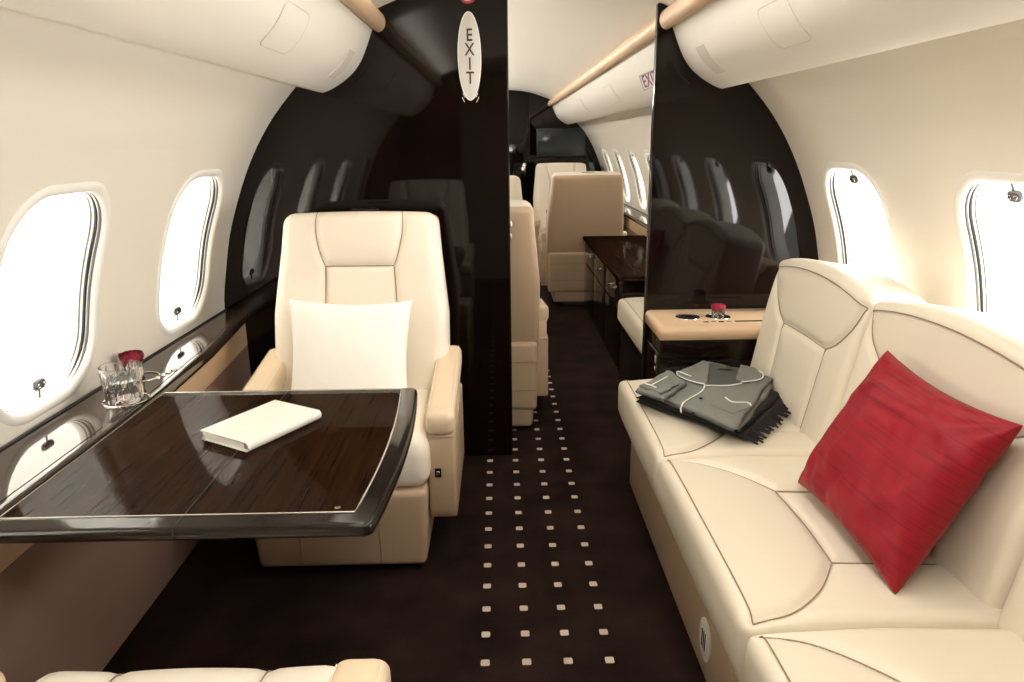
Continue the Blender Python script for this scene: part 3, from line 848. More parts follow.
# ------------------------------------------------------------------ armchair (faces local -Y)
def armchair(label, m='armchair', plain_back=False, group='leather armchairs of the cabin'):
    t = thing('armchair', label, 'armchair', (0, 0, 0), 0, group)
    I = Matrix.Identity(4)
    # base box
    def wb(Q):
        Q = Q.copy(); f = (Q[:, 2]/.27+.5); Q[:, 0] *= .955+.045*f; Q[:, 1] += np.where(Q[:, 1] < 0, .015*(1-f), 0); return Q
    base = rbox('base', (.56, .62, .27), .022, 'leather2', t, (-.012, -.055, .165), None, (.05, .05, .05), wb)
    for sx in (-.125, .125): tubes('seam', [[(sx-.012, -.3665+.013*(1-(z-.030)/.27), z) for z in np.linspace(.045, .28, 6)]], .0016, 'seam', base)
    rbox('floor_mount', (.34, .36, .05), .01, 'darkgrey', t, (0, .03, .025), None, None, None)
    # seat cushion
    s_ = [curve2([(-.13, -.30), (-.125, .0), (-.13, .26)], 6), curve2([(.13, -.30), (.125, .0), (.13, .26)], 6)]
    def wc(Q):
        Q = Q.copy(); f = np.clip((-.12-Q[:, 1])/.2, 0, 1); Q[:, 2] -= .022*f*f; return Q
    pad('seat_cushion', (.555, .60, .165), .05, m, t, Tm((0, -.055, .392)), s_, [], .006, .008, .010, .05, .02, wc)
    # arms
    def arm(sd):
        a = bpy.data.objects.new('armrest', None)
        W = .092
        def side(Q):
            return Q
        # body: side profile prism with rounded top
        prof = [(-.285, .165), (-.30, .20), (-.302, .44), (-.296, .462), (.20, .462), (.20, .165)]
        x0, x1 = sd*.268, sd*.355
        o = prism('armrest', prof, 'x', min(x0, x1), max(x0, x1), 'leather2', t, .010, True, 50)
        # top pad: slopes up to the rear, rounded nose
        P, Fc = rbox_data(W, .51, .085, .026, (.02, .03, .02))
        def wq(P):
            P = P.copy(); f = (P[:, 1]+.255)/.51
            P[:, 2] += .075*f**1.15 + np.where(P[:, 2] < 0, -.06*f*0, 0)
            nose = np.clip((.10-f)/.10, 0, 1); P[:, 2] -= .012*nose*nose*(P[:, 2] > 0)
            return P
        P2 = wq(P)+np.array([sd*.3115, -.053, .498])
        p = tomesh('pad', P2, Fc, 'armtan', o, True, 60)
        # filler below the rising pad
        prism('side_gusset', [(-.29, .455), (-.28, .47), (.195, .545), (.195, .455)], 'x', sd*.3115-.036, sd*.3115+.036, 'armtan', o, .004, True, 50)
        e = (.046-.007)
        for q in (-1, 1):
            xs = sd*.3115+q*.036
            tubes('stitching', [[(xs, y, .5395+.075*((y+.308)/.51)**1.15) for y in np.linspace(-.27, .18, 14)]], .0010, 'stitch', o, n=4)
        tubes('seam', [[(sd*.3115-.042, -.3035, .456), (sd*.3115+.042, -.3035, .456)]], .0016, 'seam', o, n=5)
        return o
    aL = arm(-1); aR = arm(1)
    # recline handle on the front of one arm
    hp = rbox('recline_handle', (.020, .006, .030), .002, 'rim', aR, (.300, -.3045, .335))
    rbox('latch', (.010, .006, .016), .002, 'chrome', aR, (.300, -.308, .335))
    # backrest : local pad face +Z rotated to face -Y, leaning back
    BH = .70
    def w(Q):
        Q = Q.copy(); v = Q[:, 1]
        wd = np.interp(v, [-.35, -.20, -.02, .20, .33, .35], [1.07, 1.10, 1.10, 1.02, .985, .97])
        Q[:, 0] *= wd
        bol = np.clip((np.abs(Q[:, 0])-.13)/.14, 0, 1)
        Q[:, 2] += (.028*np.sin(np.clip(bol, 0, 1)*PI/2)*np.clip((.30-v)/.35, 0, 1))*(Q[:, 2] > 0)
        Q[:, 2] += .020*np.exp(-((v-.23)/.11)**2)*(Q[:, 2] > 0)*(1-bol)
        Q[:, 1] -= .006*(Q[:, 0]/.28)**2*(v > .2)
        return Q
    head = curve2([(-.158, .347), (-.155, .27), (-.135, .19), (-.118, .148)], 6)
    headR = [(-x, y) for x, y in head]
    seams = [head, headR, [(-.118, .148), (.118, .148)], [(-.118, .148), (-.120, -.1), (-.122, -.33)], [(.118, .148), (.120, -.1), (.122, -.33)]]
    T = Tm((0, .215, .745), rx=math.radians(90-14+0))
    # rotate so +Z -> -Y (front) and +Y(local pad) -> up
    T = Matrix.Translation((0, .225, .752)) @ Matrix.Rotation(math.radians(-14), 4, 'X') @ Matrix.Rotation(PI/2, 4, 'X')
    b = pad('backrest', (.57, BH, .125), .042, m, t, T, seams, [], .010, .009, .010, .04, .009, w)
    # rear shell
    def w2(Q):
        Q = Q.copy(); Q[:, 0] *= np.interp(Q[:, 1], [-.36, -.2, 0, .2, .36], [1.07, 1.08, 1.07, 1.0, .955]); return Q
    T2 = Matrix.Translation((0, .288, .735)) @ Matrix.Rotation(math.radians(-14), 4, 'X') @ Matrix.Rotation(PI/2, 4, 'X')
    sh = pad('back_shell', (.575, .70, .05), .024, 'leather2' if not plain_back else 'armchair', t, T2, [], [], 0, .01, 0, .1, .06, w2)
    rbox('head_slot', (.10, .02, .004), .0015, 'black', sh, (0, .365, 1.0965))
    # lower rear shroud
    o = rbox('rear_shroud', (.60, .10, .33), .02, 'leather2' if not plain_back else 'armchair', t, (0, .215, .285), None, (.1, .05, .05))
    for zz in (.36, .22): tubes('seam', [[(-.295, .2665, zz), (.295, .2665, zz)]], .002, 'seam', o)
    return t
ch = armchair('cream leather armchair with white pillow, standing behind the writing table against the dark divider')
ch.location = (-.505, 2.335, 0)
def place(label, x, y, rz):
    c = copy_tree(ch); c.location = (x, y, 0); c.rotation_euler = (0, 0, rz); c['label'] = label; return c
fg = place('cream leather armchair seen only by its cushion front edge and armrest end, facing the table', -.545, .672, PI)
for c in fg.children:
    if c.name.startswith('seat_cushion'): c.matrix_basis = Matrix.Translation((0, -.035, .0))
    if c.name.startswith(('backrest', 'back_shell', 'head_slot')):
        pv = Matrix.Translation((0, .22, .44)); c.matrix_basis = pv @ Matrix.Rotation(math.radians(-15), 4, 'X') @ pv.inverted()
place('beige leather armchair seen from behind, beyond the credenza in the forward cabin', .70, 6.02, PI)
place('cream leather armchair facing aft, beyond the seat seen from behind and before the television', .70, 7.85, 0)
place('beige leather armchair seen from behind just past the divider edge, next to the aisle', -.135, 3.36, PI)
place('cream leather armchair facing aft, its backrest showing above the seat just past the divider', -.12, 5.05, 0)

# round side table between forward seats
ft = thing('side_table', 'dark glossy fold-out table between the two facing seats of the forward cabin', 'table', (.80, 6.95, 0))
P = [(-.33+.06*(1-math.cos(a)), .30*math.sin(a)) for a in np.linspace(-PI/2, PI/2, 14)]
prism('top', [(-.34+.05*abs(math.sin(a))**3, .32*math.sin(a)) for a in np.linspace(-PI/2, PI/2, 20)]+[(.38, .32), (.38, -.32)], 'z', .64, .68, 'glossplain', ft, .010)
rbox('leg', (.12, .30, .635), .02, 'glossplain', ft, (.28, 0, .32))

# ------------------------------------------------------------------ white pillow
def pillow(name, label, W, H, D, m, Tmat, seed, corner=.06, wr=.006, folds=()):
    N = 44; rnd = random.Random(seed); V = []; F = []
    ph = [rnd.uniform(0, 6) for _ in range(8)]
    def P(u, v, sd):
        au, av = abs(u), abs(v)
        pin = 1-corner*(1-v*v)*au**2; pin2 = 1-corner*(1-u*u)*av**2
        x = u*W/2*pin; y = v*H/2*pin2
        e = max(0, (1-u**2))*max(0, (1-v**2))
        z = D/2*(e**.42)
        wv = wr*(math.sin(7*u+3*v+ph[0])*.5+math.sin(13*v-6*u+ph[1])*.3+.35*math.sin(22*u+9*v+ph[2]))*min(1, e*5)
        # radiating corner creases
        for (cu, cv) in ((1, 1), (-1, 1), (1, -1), (-1, -1)):
            d = math.hypot(u-cu, v-cv); a = math.atan2(v-cv, u-cu)
            wv += wr*.9*math.exp(-(d/.45)**2)*math.sin(a*11+ph[3])*min(1, e*8)
        for (fu, fv, ang, ln, wd, am) in folds:
            du, dv = u-fu, v-fv; a_ = du*math.cos(ang)+dv*math.sin(ang); b_ = -du*math.sin(ang)+dv*math.cos(ang)
            wv += am*math.exp(-(a_/ln)**2-(b_/wd)**2)*min(1, e*6)*(1 if sd > 0 else .3)
        return Vector((x, y, sd*(z+wv)))
    idx = {}
    for sd in (1, -1):
        for j in range(N+1):
            for i in range(N+1):
                u = math.sin((i/N-.5)*PI*.98)/math.sin(.49*PI); v = math.sin((j/N-.5)*PI*.98)/math.sin(.49*PI)
                if sd == -1 and (i in (0, N) or j in (0, N)): idx[(sd, i, j)] = idx[(1, i, j)]; continue
                idx[(sd, i, j)] = len(V); V.append(Tmat @ P(u, v, sd))
    for sd in (1, -1):
        for j in range(N):
            for i in range(N): F.append((idx[(sd, i, j)], idx[(sd, i+1, j)], idx[(sd, i+1, j+1)], idx[(sd, i, j+1)]))
    o = tomesh(name, V, F, m, None, True, 180)
    return tag(o, label, 'pillow')
T = Matrix.Translation((-.515, 2.30, .630)) @ Matrix.Rotation(math.radians(-17), 4, 'X') @ Matrix.Rotation(math.radians(1.5), 4, 'Y') @ Matrix.Rotation(PI/2, 4, 'X')
def setT(o, T):
    o.data.transform(T.inverted()); o.matrix_world = T; return o
setT(pillow('white_pillow', 'plain white square pillow leaning on the backrest of the armchair behind the table', .42, .41, .13, 'whitecloth', T, 2, .09, .001), T)

# ------------------------------------------------------------------ sofa
sofa = thing('leather_sofa', 'long cream leather three-seat sofa along the wall below the windows', 'sofa', (.51, 0, 0))
sofa.location = (0, 0, 0)
# base
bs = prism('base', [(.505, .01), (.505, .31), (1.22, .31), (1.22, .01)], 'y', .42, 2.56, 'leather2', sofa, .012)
def sofa_local_seat(y0, y1, first=False):
    L = y1-y0; D = .60
    u0 = .445+D/2
    P_, Q_ = .163, -.163
    U = lambda x: x-u0
    xs = D/2
    A = curve2([(U(.472), L/2-.018), (U(.56), L/2-.045), (U(.645), L/2-.115), (U(.712), P_)], 8)
    B = [(x, -v) for x, v in A]
    seams = [A, B, curve2([(U(.712), P_), (U(.722), 0), (U(.712), Q_)], 8), [(U(.712), P_), (U(1.03), P_)], [(U(.712), Q_), (U(1.03), Q_)]]
    lines = [[(U(.472), -L/2+.018), (U(.472), L/2-.018)]]
    def w(Q):
        Q = Q.copy()
        back = np.clip((Q[:, 0]-U(.70))/.3, 0, 1)
        cen = np.clip((.163-np.abs(Q[:, 1]))/.02, 0, 1)
        Q[:, 2] -= np.where(Q[:, 2] > 0, .012*back + .006*cen*np.clip((Q[:, 0]-U(.71))/.02, 0, 1), 0)
        # front face tucks under
        f = np.clip(-(Q[:, 2])/.085, 0, 1)
        fr = np.clip((U(.50)-Q[:, 0])/.05, 0, 1)
        Q[:, 0] += .030*f*f*fr
        return Q
    c = pad('seat_cushion', (D, L-.004, .19), .030, 'leather', sofa, Tm((u0, (y0+y1)/2, .362)), seams, lines, .010, .011, .010, .05, .0075, w)
    return c
BND = [(.395, 1.12), (1.12, 1.865), (1.865, 2.565)]
for a, b in BND: sofa_local_seat(a, b)
# backs: pad face +Z -> -X (towards aisle); local x -> -Y ; local y -> up
def sofa_back(y0, y1):
    L = y1-y0; H = .50; yc = (y0+y1)/2
    lean = math.radians(9.5)
    # pad frame: X->-Y world? choose X = +Y world mirrored to keep right-handed: X=-Y, Y=up, Z=-X  => (-Y) x Z = -X  ok
    R = Matrix(((0, 0, -1, 0), (-1, 0, 0, 0), (0, 1, 0, 0), (0, 0, 0, 1)))
    T = Matrix.Translation((1.080, yc, .643)) @ Matrix.Rotation(lean, 4, 'Y') @ R
    Z = lambda z: z-.66
    A = curve2([(-L/2+.018, Z(.875)), (-L/2+.055, Z(.80)), (-.225, Z(.735)), (-.165, Z(.70))], 8)
    B = [(-x, v) for x, v in A]
    seams = [A, B, [(-.165, Z(.70)), (.165, Z(.70))], [(-.165, Z(.70)), (-.150, Z(.42))], [(.165, Z(.70)), (.150, Z(.42))]]
    top = [(x, Z(.876)) for x in np.linspace(-L/2+.018, L/2-.018, 16)]
    def w(Q):
        Q = Q.copy(); arch = 1-(Q[:, 0]/(L/2))**2
        Q[:, 1] += .048*np.clip(arch, 0, 1)**.8*np.clip((Q[:, 1]-Z(.58))/.30, 0, 1)
        return Q
    return pad('back_cushion', (L-.004, H, .20), .030, 'leather', sofa, T, seams, [top], .009, .010, .010, .05, .0075, w)
for a, b in ((.42, 1.15), (1.15, 1.885), (1.885, 2.563)): sofa_back(a, b)
# fill behind the backs down to base
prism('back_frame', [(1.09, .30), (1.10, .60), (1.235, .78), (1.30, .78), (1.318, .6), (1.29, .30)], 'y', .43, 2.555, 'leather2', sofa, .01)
# oval vent plate & latches on base front
vp = thing('floor_vent', 'white oval plate with three dark slots on the lower front of the sofa', 'vent', (.5045, 1.495, .125))
V = []; n = 40
for k, (sc_, o_) in enumerate(((1, 0), (1, -.004), (.88, -.006))):
    for i in range(n):
        a = 2*PI*i/n; ca, sa = math.cos(a), math.sin(a)
        V.append((o_, .042*sc_*math.copysign(abs(ca)**.8, ca), .055*sc_*math.copysign(abs(sa)**.8, sa)))
F = [tuple(range(2*n, 3*n)), tuple(range(n))[::-1]]
for k in range(2):
    for i in range(n): F.append((k*n+i, k*n+(i+1) % n, (k+1)*n+(i+1) % n, (k+1)*n+i))
tomesh('plate', V, F, 'white', vp, True, 40)
for q in (-.012, 0, .012): rbox('slot', (.003, .004, .05), .0012, 'black', vp, (-.0062, q, 0))
for yy in (1.46, 2.2):
    lb = lathe('button', [(0, 0), (.009, 0), (.009, .004), (.006, .006), (0, .006)], 'black', sofa, n=16)
    lb.rotation_euler = (0, -PI/2, 0); lb.location = (.505, yy, .235)

# red pillow
c0 = Vector((.765, 1.625, .475)); c1 = Vector((.79, 1.18, .49)); c2 = Vector((.95, 1.685, .82)); c3 = Vector((.955, 1.205, .825))
ctr = (c0+c1+c2+c3)/4
ex_ = ((c1-c0)+(c3-c2)).normalized(); up_ = ((c2-c0)+(c3-c1)); up_ = (up_-ex_*up_.dot(ex_)).normalized(); nz_ = ex_.cross(up_)
if nz_.x > 0: ex_ = -ex_; nz_ = -nz_
T = Matrix((ex_, up_, nz_)).transposed().to_4x4(); T = T @ Matrix.Rotation(math.radians(-2.5), 4, 'Z'); T.translation = ctr+Vector((.0, .0, -.004))
setT(pillow('red_pillow', 'crimson silk square pillow leaning against the sofa back', .462, .405, .16, 'silk', T, 11, .10, .0065,
            folds=((.55, .62, -.5, .35, .05, .016), (.35, .70, -.45, .3, .05, -.013), (-.3, -.2, 1.3, .5, .10, .012), (-.15, -.5, 1.2, .4, .07, -.014), (.0, .55, .2, .4, .06, .012), (-.55, .6, .7, .3, .05, .012), (.1, -.75, 1.5, .2, .04, -.012), (.6, -.3, 1.0, .35, .06, .010))), T)

# ------------------------------------------------------------------ folded pyjamas on black throw
def blanket(name, quad, z0, th, m, label, cat, parent=None, edge_r=.012, seed=1, wav=.004, n=30):
    """quad: 4+ corner outline (x,y) -> smooth slab"""
    rnd = random.Random(seed); ph = [rnd.uniform(0, 6) for _ in range(6)]
    A, B, C_, D_ = [Vector(q) for q in quad]
    V = []; F = []
    def pos(u, v): return A*(1-u)*(1-v)+B*u*(1-v)+C_*u*v+D_*(1-u)*v
    for sd in (1, 0):
        for j in range(n+1):
            for i in range(n+1):
                u, v = i/n, j/n; p = pos(u, v); e = min(u, 1-u, v, 1-v)
                wv = wav*(math.sin(9*u+4*v+ph[0])+.6*math.sin(15*v-7*u+ph[1]))
                r = min(1, e/.05); rr = math.sqrt(max(0, 1-(1-r)**2))
                ox = .004*math.sin(v*14+ph[2]); oy = .004*math.sin(u*12+ph[3])
                z = z0+th*.5+(th*.5*rr+wv*r if sd else -th*.5*rr)
                V.append((p.x+ox, p.y+oy, z))
    K = (n+1)**2
    for sd in (0, 1):
        for j in range(n):
            for i in range(n):
                a = sd*K+j*(n+1)+i; F.append((a, a+1, a+n+2, a+n+1))
    def rim(lst):
        for a, b in zip(lst[:-1], lst[1:]): F.append((a, b, K+b, K+a))
    rim([i for i in range(n+1)]); rim([n*(n+1)+i for i in range(n+1)]); rim([j*(n+1) for j in range(n+1)]); rim([j*(n+1)+n for j in range(n+1)])
    o = tomesh(name, V, F, m, parent, True, 180)
    if label: tag(o, label, cat)
    return o, pos, ph
ZS = .471
th = thing('fringed_throw', 'folded black wool throw with fringe lying on the sofa beneath the grey pyjamas', 'blanket', (.75, 2.2, ZS))
th.location = (0, 0, 0)
qa, qb, qc, qd = (.452, 2.244), (.722, 1.921), (.985, 2.25), (.78, 2.545)
b1, pos, ph = blanket('fold', (qa, qb, qc, qd), ZS+.000, .018, 'throw', None, None, th, seed=4)
blanket('fold', ((.458, 2.25), (.705, 1.935), (.965, 2.26), (.78, 2.53)), ZS+.015, .018, 'throw', None, None, th, seed=5)
fr = []
rnd = random.Random(9)
for i in range(46):
    t = i/45; p = Vector(qb)*(1-t)+Vector(qc)*t
    d = (Vector(qc)-Vector(qb)).normalized(); nn_ = Vector((d.y, -d.x))
    ln = rnd.uniform(.028, .048); wob = rnd.uniform(-.012, .012)
    fr.append([(p.x-nn_.x*.01, p.y-nn_.y*.01, ZS+.014), (p.x+nn_.x*ln*.5+d.x*wob*.3, p.y+nn_.y*ln*.5+d.y*wob*.3, ZS+.009), (p.x+nn_.x*ln+d.x*wob, p.y+nn_.y*ln+d.y*wob, ZS+.004)])
tubes('fringe', fr, .0033, 'throw', th, n=5)
pj = thing('folded_pyjamas', 'grey folded pyjama shirt with white piping on the far end of the sofa', 'pyjamas', (0, 0, 0))
ZP = ZS+.033
PQ = ((.462, 2.25), (.673, 1.875), (.950, 2.33), (.778, 2.54))
blanket('trousers', ((.472, 2.255), (.688, 1.895), (.950, 2.30), (.785, 2.53)), ZP, .014, 'pyjama', None, None, pj, seed=7)
sh, spos, sph = blanket('shirt_front', PQ, ZP+.012, .018, 'pyjama', None, None, pj, seed=8, wav=.003)
def on(u, v, dz=.002):
    p = spos(u, v); e = min(u, 1-u, v, 1-v); r = max(0, min(1, e/.05))
    wv = .003*(math.sin(9*u+4*v+sph[0])+.6*math.sin(15*v-7*u+sph[1]))
    rr = math.sqrt(max(0, 1-(1-r)**2))
    return (p.x+.004*math.sin(v*14+sph[2]), p.y+.004*math.sin(u*12+sph[3]), ZP+.021+.009*rr+wv*r+dz)
from_px = []
def dens(poly, n=5):
    o = []
    for a, b in zip(poly, poly[1:]+poly[:1]):
        for i in range(n): o.append((a[0]+(b[0]-a[0])*i/n, a[1]+(b[1]-a[1])*i/n))
    return o
def onxy(x, y, dz=.002):
    u = v = .5
    for _ in range(30):
        p = spos(u, v); e = Vector((x, y))-p
        du = (spos(u+.01, v)-p)/.01; dv = (spos(u, v+.01)-p)/.01
        det = du.x*dv.y-du.y*dv.x
        u += (e.x*dv.y-e.y*dv.x)/det; v += (du.x*e.y-du.y*e.x)/det
    u = min(max(u, .002), .998); v = min(max(v, .002), .998)
    q = on(u, v, dz); return (x, y, q[2])
def flap(name, poly, dz, m, th_=.004):
    poly = dens(poly); c = np.mean(np.array(poly), axis=0); V = []; F = []; n = len(poly); K = 5
    for k in range(-1, K+1):
        f = 1-max(k, 0)/K*.999
        for (x, y) in poly:
            V.append(onxy(c[0]+(x-c[0])*f, c[1]+(y-c[1])*f, dz+(0 if k < 0 else th_)))
    for k in range(K+1):
        for i in range(n): F.append((k*n+i, k*n+(i+1) % n, (k+1)*n+(i+1) % n, (k+1)*n+i))
    F.append(tuple((K+1)*n+i for i in range(n)))
    return tomesh(name, V, F, m, pj, True, 60)
# the two wings of the collar and the darker inside of the neck
flap('neck_opening', [(.765, 2.50), (.900, 2.44), (.826, 2.285), (.699, 2.235)], .0002, 'pyjamadark', .0008)
flap('collar', [(.625, 2.345), (.632, 2.385), (.758, 2.515), (.772, 2.48), (.695, 2.25), (.681, 2.228)], .001, 'pyjama', .006)
flap('collar', [(.921, 2.350), (.892, 2.284), (.826, 2.272), (.812, 2.30), (.885, 2.47), (.925, 2.43)], .001, 'pyjama', .006)
def pipe(pts, par, dz=.0085): return tubes('white_piping', [[onxy(u, v, dz) for u, v in curve2(pts, 8)]], .0022, 'piping', par)
pipe([(.665, 2.335), (.632, 2.382), (.622, 2.350), (.645, 2.29), (.681, 2.226)], pj)
pipe([(.681, 2.226), (.747, 2.229), (.821, 2.268)], pj, .004)
pipe([(.821, 2.268), (.892, 2.282), (.921, 2.347), (.925, 2.39)], pj)
pipe([(.681, 2.226), (.659, 2.178), (.596, 2.115), (.562, 2.062), (.55, 2.017)], pj, .003)
pipe([(.72, 2.125), (.733, 2.092), (.776, 2.086), (.782, 2.059)], pj, .003)
flap('pocket', [(.72, 2.120), (.776, 2.083), (.782, 2.055), (.70, 1.99), (.652, 2.06)], .0002, 'pyjama', .0016)
sl, _, _ = blanket('sleeve', ((.436, 2.19), (.516, 2.100), (.63, 2.25), (.60, 2.41)), ZP+.024, .020, 'pyjama', None, None, pj, seed=3, n=18, wav=.002)
blanket('cuff', ((.455, 2.205), (.520, 2.125), (.600, 2.225), (.57, 2.31)), ZP+.041, .010, 'pyjama', None, None, sl, seed=6, n=14, wav=.001)
tubes('white_piping', [[(.497, 2.20, ZP+.053), (.530, 2.235, ZP+.054), (.570, 2.285, ZP+.053)]], .0021, 'piping', pj)
tubes('white_piping', [[(.478, 2.215, ZP+.052), (.493, 2.198, ZP+.053), (.507, 2.175, ZP+.052)]], .0021, 'piping', pj)
for (x, y) in ((.640, 2.120), (.585, 2.010)):
    lathe('button', [(0, 0), (.0065, 0), (.0065, .002), (0, .003)], 'black', pj, onxy(x, y, .002), n=14)
p = onxy(.805, 2.40, .004)
rbox('neck_label', (.045, .012, .001), .0004, 'black', pj, p)

# ------------------------------------------------------------------ end console with tan top
co = thing('end_console', 'dark gloss console with tan leather top and cup wells between sofa and divider', 'console', (0, 0, 0))
# body goes from aisle side to wall
def wallclip(Q, dz=0.):
    Q = Q.copy(); h = np.array([half(z) for z in Q[:, 2]]); Q[:, 0] = np.minimum(Q[:, 0], X0+h-.006); return Q
prism('body', [(.617, .005), (.617, .60), (X0+half(.60)-.006, .60), (X0+half(.3)-.006, .30), (X0+half(.1)-.006, .005)], 'y', 2.612, YB-.002, 'glossplain', co, .004)
# top with two wells
bm = bmesh.new()
def slab_with_holes(parent):
    xa, xb, ya, yb, z0, z1 = .606, 1.31, 2.57, YB-.003, .603, .652
    holes = [(.750, 2.735, .045), (.872, 2.735, .045)]
    # cells around each hole; the rest quads
    V = []; F = []
    def add(p): V.append(p); return len(V)-1
    cells = [(.695, .810), (.810, .935)]
    for z, flip in ((z1, 0),):
        for (x0_, x1_), (cx_, cy_, r_) in zip(cells, holes):
            rect = []; n = 8
            y0_, y1_ = 2.68, 2.80
            for i in range(n): rect.append((x0_+(x1_-x0_)*i/n, y0_))
            for i in range(n): rect.append((x1_, y0_+(y1_-y0_)*i/n))
            for i in range(n): rect.append((x1_-(x1_-x0_)*i/n, y1_))
            for i in range(n): rect.append((x0_, y1_-(y1_-y0_)*i/n))
            A = []; B = []
            for (x, y) in rect:
                d = math.hypot(x-cx_, y-cy_); A.append(add((x, y, z))); B.append(add((cx_+(x-cx_)/d*r_, cy_+(y-cy_)/d*r_, z)))
            m_ = len(rect)
            for i in range(m_): F.append((A[i], A[(i+1) % m_], B[(i+1) % m_], B[i]))
        for (a, b, c, d) in ((xa+.02, .695, 2.68, 2.80), (.935, xb, 2.68, 2.80), (xa+.02, xb, ya+.02, 2.68), (xa+.02, xb, 2.80, yb)):
            q = [add((a, c, z)), add((b, c, z)), add((b, d, z)), add((a, d, z))]; F.append(tuple(q))
    # rounded edges along aisle side and sofa side
    k = 6
    for i in range(k):
        a, b = PI/2*i/k, PI/2*(i+1)/k
        f = lambda a_: (.02*math.sin(a_), z1-.02+.02*math.cos(a_))
        (o1, h1), (o2, h2) = f(a), f(b)
        X_, Y_ = xa+.02, ya+.02
        F.append((add((X_-o1, Y_-o1, h1)), add((xb, Y_-o1, h1)), add((xb, Y_-o2, h2)), add((X_-o2, Y_-o2, h2))))
        F.append((add((X_-o1, Y_-o1, h1)), add((X_-o2, Y_-o2, h2)), add((X_-o2, yb, h2)), add((X_-o1, yb, h1))))
    F.append((add((xa, ya, z1-.02)), add((xb, ya, z1-.02)), add((xb, ya, z0)), add((xa, ya, z0))))
    F.append((add((xa, ya, z1-.02)), add((xa, ya, z0)), add((xa, yb, z0)), add((xa, yb, z1-.02))))
    F.append((add((xa, ya, z0)), add((xb, ya, z0)), add((xb, yb, z0)), add((xa, yb, z0))))
    F.append((add((xa, yb, z0)), add((xb, yb, z0)), add((xb, yb, z1)), add((xa, yb, z1-.02))))
    o = tomesh('leather_top', V, F, 'trimtan', parent, True, 50, recalc=False)
    bm = bmesh.new(); bm.from_mesh(o.data); bmesh.ops.remove_doubles(bm, verts=bm.verts, dist=1e-5); bm.normal_update()
    ctr_ = Vector(((xa+xb)/2, (ya+yb)/2, (z0+z1)/2))
    for f_ in bm.faces:
        if f_.normal.dot(f_.calc_center_median()-ctr_) < 0: f_.normal_flip()
    bm.to_mesh(o.data); bm.free()
    for (cx_, cy_, r_) in holes:
        lathe('cup_well', [(r_+.004, z1+.0005), (r_+.003, z1+.002), (r_-.0005, z1+.001), (r_-.003, z0+.004), (0, z0+.003), (0, z0+.001), (r_-.001, z0+.001), (r_+.0005, z1-.001)], 'chrome', o, (cx_, cy_, 0))
    return o
top = slab_with_holes(co)
for i in range(4): rbox('button', (.020, .010, .003), .001, 'chrome' if i % 2 else 'rim', co, (.800+.030*i, 2.650, .6525))
rbox('slot', (.17, .014, .002), .0008, 'rim', co, (1.00, 2.655, .6525))
rbox('drawer_front', (.42, .010, .22), .003, 'glossplain', co, (.855, 2.6095, .40)); rbox('fascia', (.70, .012, .075), .003, 'glossplain', co, (.97, 2.609, .562))
dp = rbox('side_door', (.008, .20, .50), .003, 'glossplain', co, (.6165, 2.735, .28))
rbox('latch', (.008, .012, .03), .003, 'chrome', dp, (.611, 2.66, .50)); rbox('latch', (.008, .012, .016), .003, 'chrome', dp, (.611, 2.66, .462))
vase('small glass cup with a crimson bloom standing in the tan console cup well', (.872, 2.735, .6105), .026, .082, .030, 'petal2', 8, tall=1.1)

# latches on divider trim
for zz in (.965, 1.015):
    o = rbox('door_latch', (.010, .014, .026), .004, 'chrome', None, (.046, YB+.014, zz))
    tag(o, 'small polished latch on the upright edge of the dark divider, ' + ('upper of the two' if zz > 1 else 'lower of the two'), 'latch', 'latches on the divider edge')

# ------------------------------------------------------------------ forward bench and credenza
be = thing('window_bench', 'low dark bench with a cream leather cushion between divider and credenza', 'bench', (0, 0, 0))
prism('base', [(.69, .005), (.69, .335), (X0+half(.33)-.006, .335), (X0+half(.05)-.006, .005)], 'y', YB+.045, 3.93, 'glossplain', be, .004)
def wbch(Q):
    return Q
pad('seat_cushion', (.58, 1.00, .14), .035, 'leather', be, Tm((.665+.29, 3.425, .405)), [curve2([(-.26, -.47), (-.08, -.2), (-.08, .2), (-.26, .47)], 8)], [[(-.262, -.48), (-.262, .48)]], .006, .008, .008, .05, .02)
cr = thing('credenza', 'long dark gloss credenza with polished knobs standing along the forward cabin aisle', 'cabinet', (0, 0, 0))
prism('body', [(.70, .005), (.70, .555), (1.17, .555), (1.17, .005)], 'y', 3.98, 5.72, 'glossplain', cr, .004)
rbox('top', (.51, 1.80, .03), .010, 'tablewood', cr, (.678+.255, 4.86, .572))
for i, yy in enumerate((4.27, 4.85, 5.43)):
    d = rbox('drawer', (.010, .56, .15), .003, 'gloss', cr, (.698, yy, .465)); 
    e_ = rbox('door', (.010, .56, .34), .003, 'gloss', cr, (.698, yy, .205))
    ks = {0: (-.06, .06), 1: (0,), 2: (-.06, .06)}[i]
    for q in ks:
        o = lathe('knob', [(0, 0), (.006, 0), (.006, .012), (.013, .016), (.013, .022), (0, .026)], 'chrome', d, n=18)
        o.rotation_euler = (0, -PI/2, 0); o.location = (.694, yy+q, .475)

# ------------------------------------------------------------------ lights
def area(name, loc, rot, sx, sy, e, col=(1, 1, 1), spread=None):
    l = bpy.data.lights.new(name, 'AREA'); l.shape = 'RECTANGLE'; l.size = sx; l.size_y = sy; l.energy = e; l.color = col
    if spread: l.spread = spread
    o = bpy.data.objects.new(name, l); COL.objects.link(o); o.location = loc; o.rotation_euler = rot; return o
# daylight outside each window
for s in (-1, 1):
    for c in MAINW[:3]+FWDW:
        e = 40 if c < 3 else 38
        if s > 0: e *= .42
        p = wallpt(s, c, WC, .34)
        area('daylight', p, (0, s*math.radians(104), 0), .62, .42, e, (1, .985, .95))
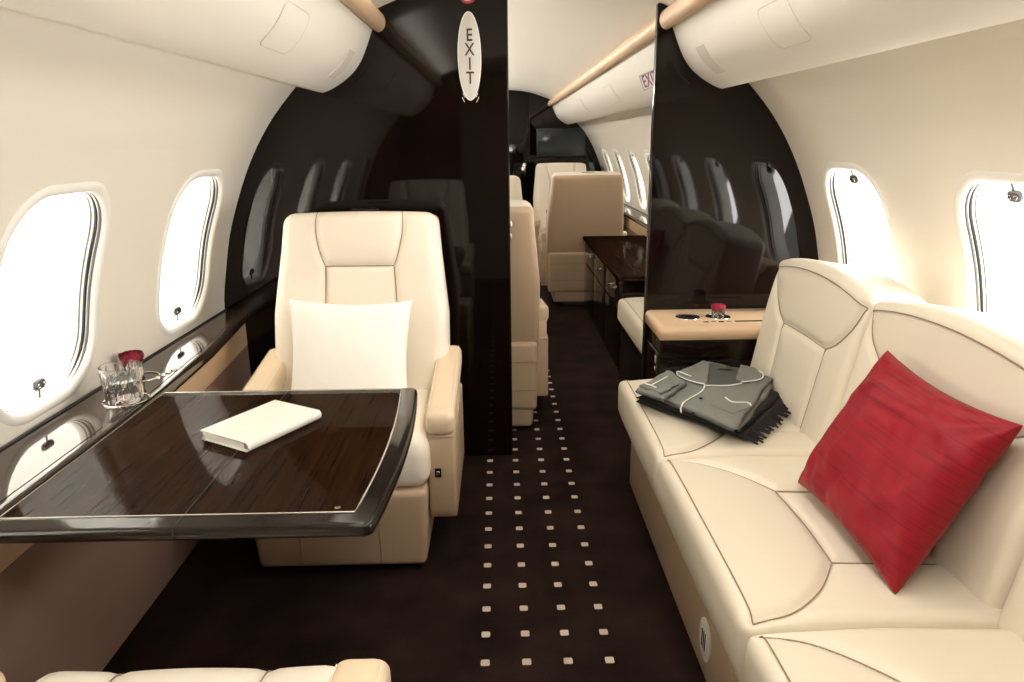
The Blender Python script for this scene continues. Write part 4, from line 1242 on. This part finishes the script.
# added fill lights under the ceiling, out of view (warm white)
WARM = (1, .955, .895)
area('ceiling_fill', (.30, 1.5, 1.885), (0, 0, 0), .34, 2.3, 9.5, WARM)
area('ceiling_fill', (.30, .3, 1.86), (math.radians(48), 0, 0), .36, .3, 7, WARM)

# added up-facing fill lights, no real fittings, to brighten the headliner
for s in (-1, 1):
    area('headliner_fill', (X0+s*.46, 1.3, 1.80), (0, PI, 0), .10, 2.5, 4.6, WARM)
area('headliner_fill', (X0-.47, 6.0, 1.775), (0, math.radians(-122), 0), .06, 6.0, 34, WARM)

w = bpy.data.worlds.new('World'); sc.world = w; w.use_nodes = True
bg = w.node_tree.nodes['Background']; bg.inputs['Color'].default_value = (1, .99, .97, 1); bg.inputs['Strength'].default_value = 1.8

# ------------------------------------------------------------------ camera (position, heading and tilt solved from the photo's vanishing points)
f = 705.; a = Vector((-14, -200, f)).normalized()
xv = 540.; yv = 341-(-14*(xv-512)+f*f)/(-200)
b = Vector((xv-512, yv-341, f)).normalized()
r = b.cross(a)
if r.x < 0: r = -r
Rm = Matrix((r, a, -b))      # rows: world axes expressed in camera image axes (x right, y down, z forward)
# camera axes in world: right = col0, down = col1, forward = col2
right = Vector((Rm[0][0], Rm[1][0], Rm[2][0])); down = Vector((Rm[0][1], Rm[1][1], Rm[2][1])); fw = Vector((Rm[0][2], Rm[1][2], Rm[2][2]))
C3 = Matrix((right, -down, -fw)).transposed()
cam = bpy.data.cameras.new('camera'); co_ = bpy.data.objects.new('camera', cam); COL.objects.link(co_)
cam.sensor_width = 36; cam.lens = f/1024*36; cam.clip_start = .02
co_.matrix_world = Matrix.Translation((0, 0, 1.34)) @ C3.to_4x4()
sc.camera = co_

sc.view_settings.view_transform = 'Standard'; sc.view_settings.look = 'None'
sc.view_settings.gamma = 1; sc.view_settings.exposure = 0.32; sc.view_settings.use_curve_mapping = False
sc.cycles.use_denoising = True
sc.cycles.max_bounces = 10; sc.cycles.diffuse_bounces = 5; sc.cycles.glossy_bounces = 5; sc.cycles.transmission_bounces = 8; sc.cycles.transparent_max_bounces = 12
sc.cycles.sample_clamp_indirect = 6; sc.cycles.caustics_refractive = False; sc.cycles.caustics_reflective = False
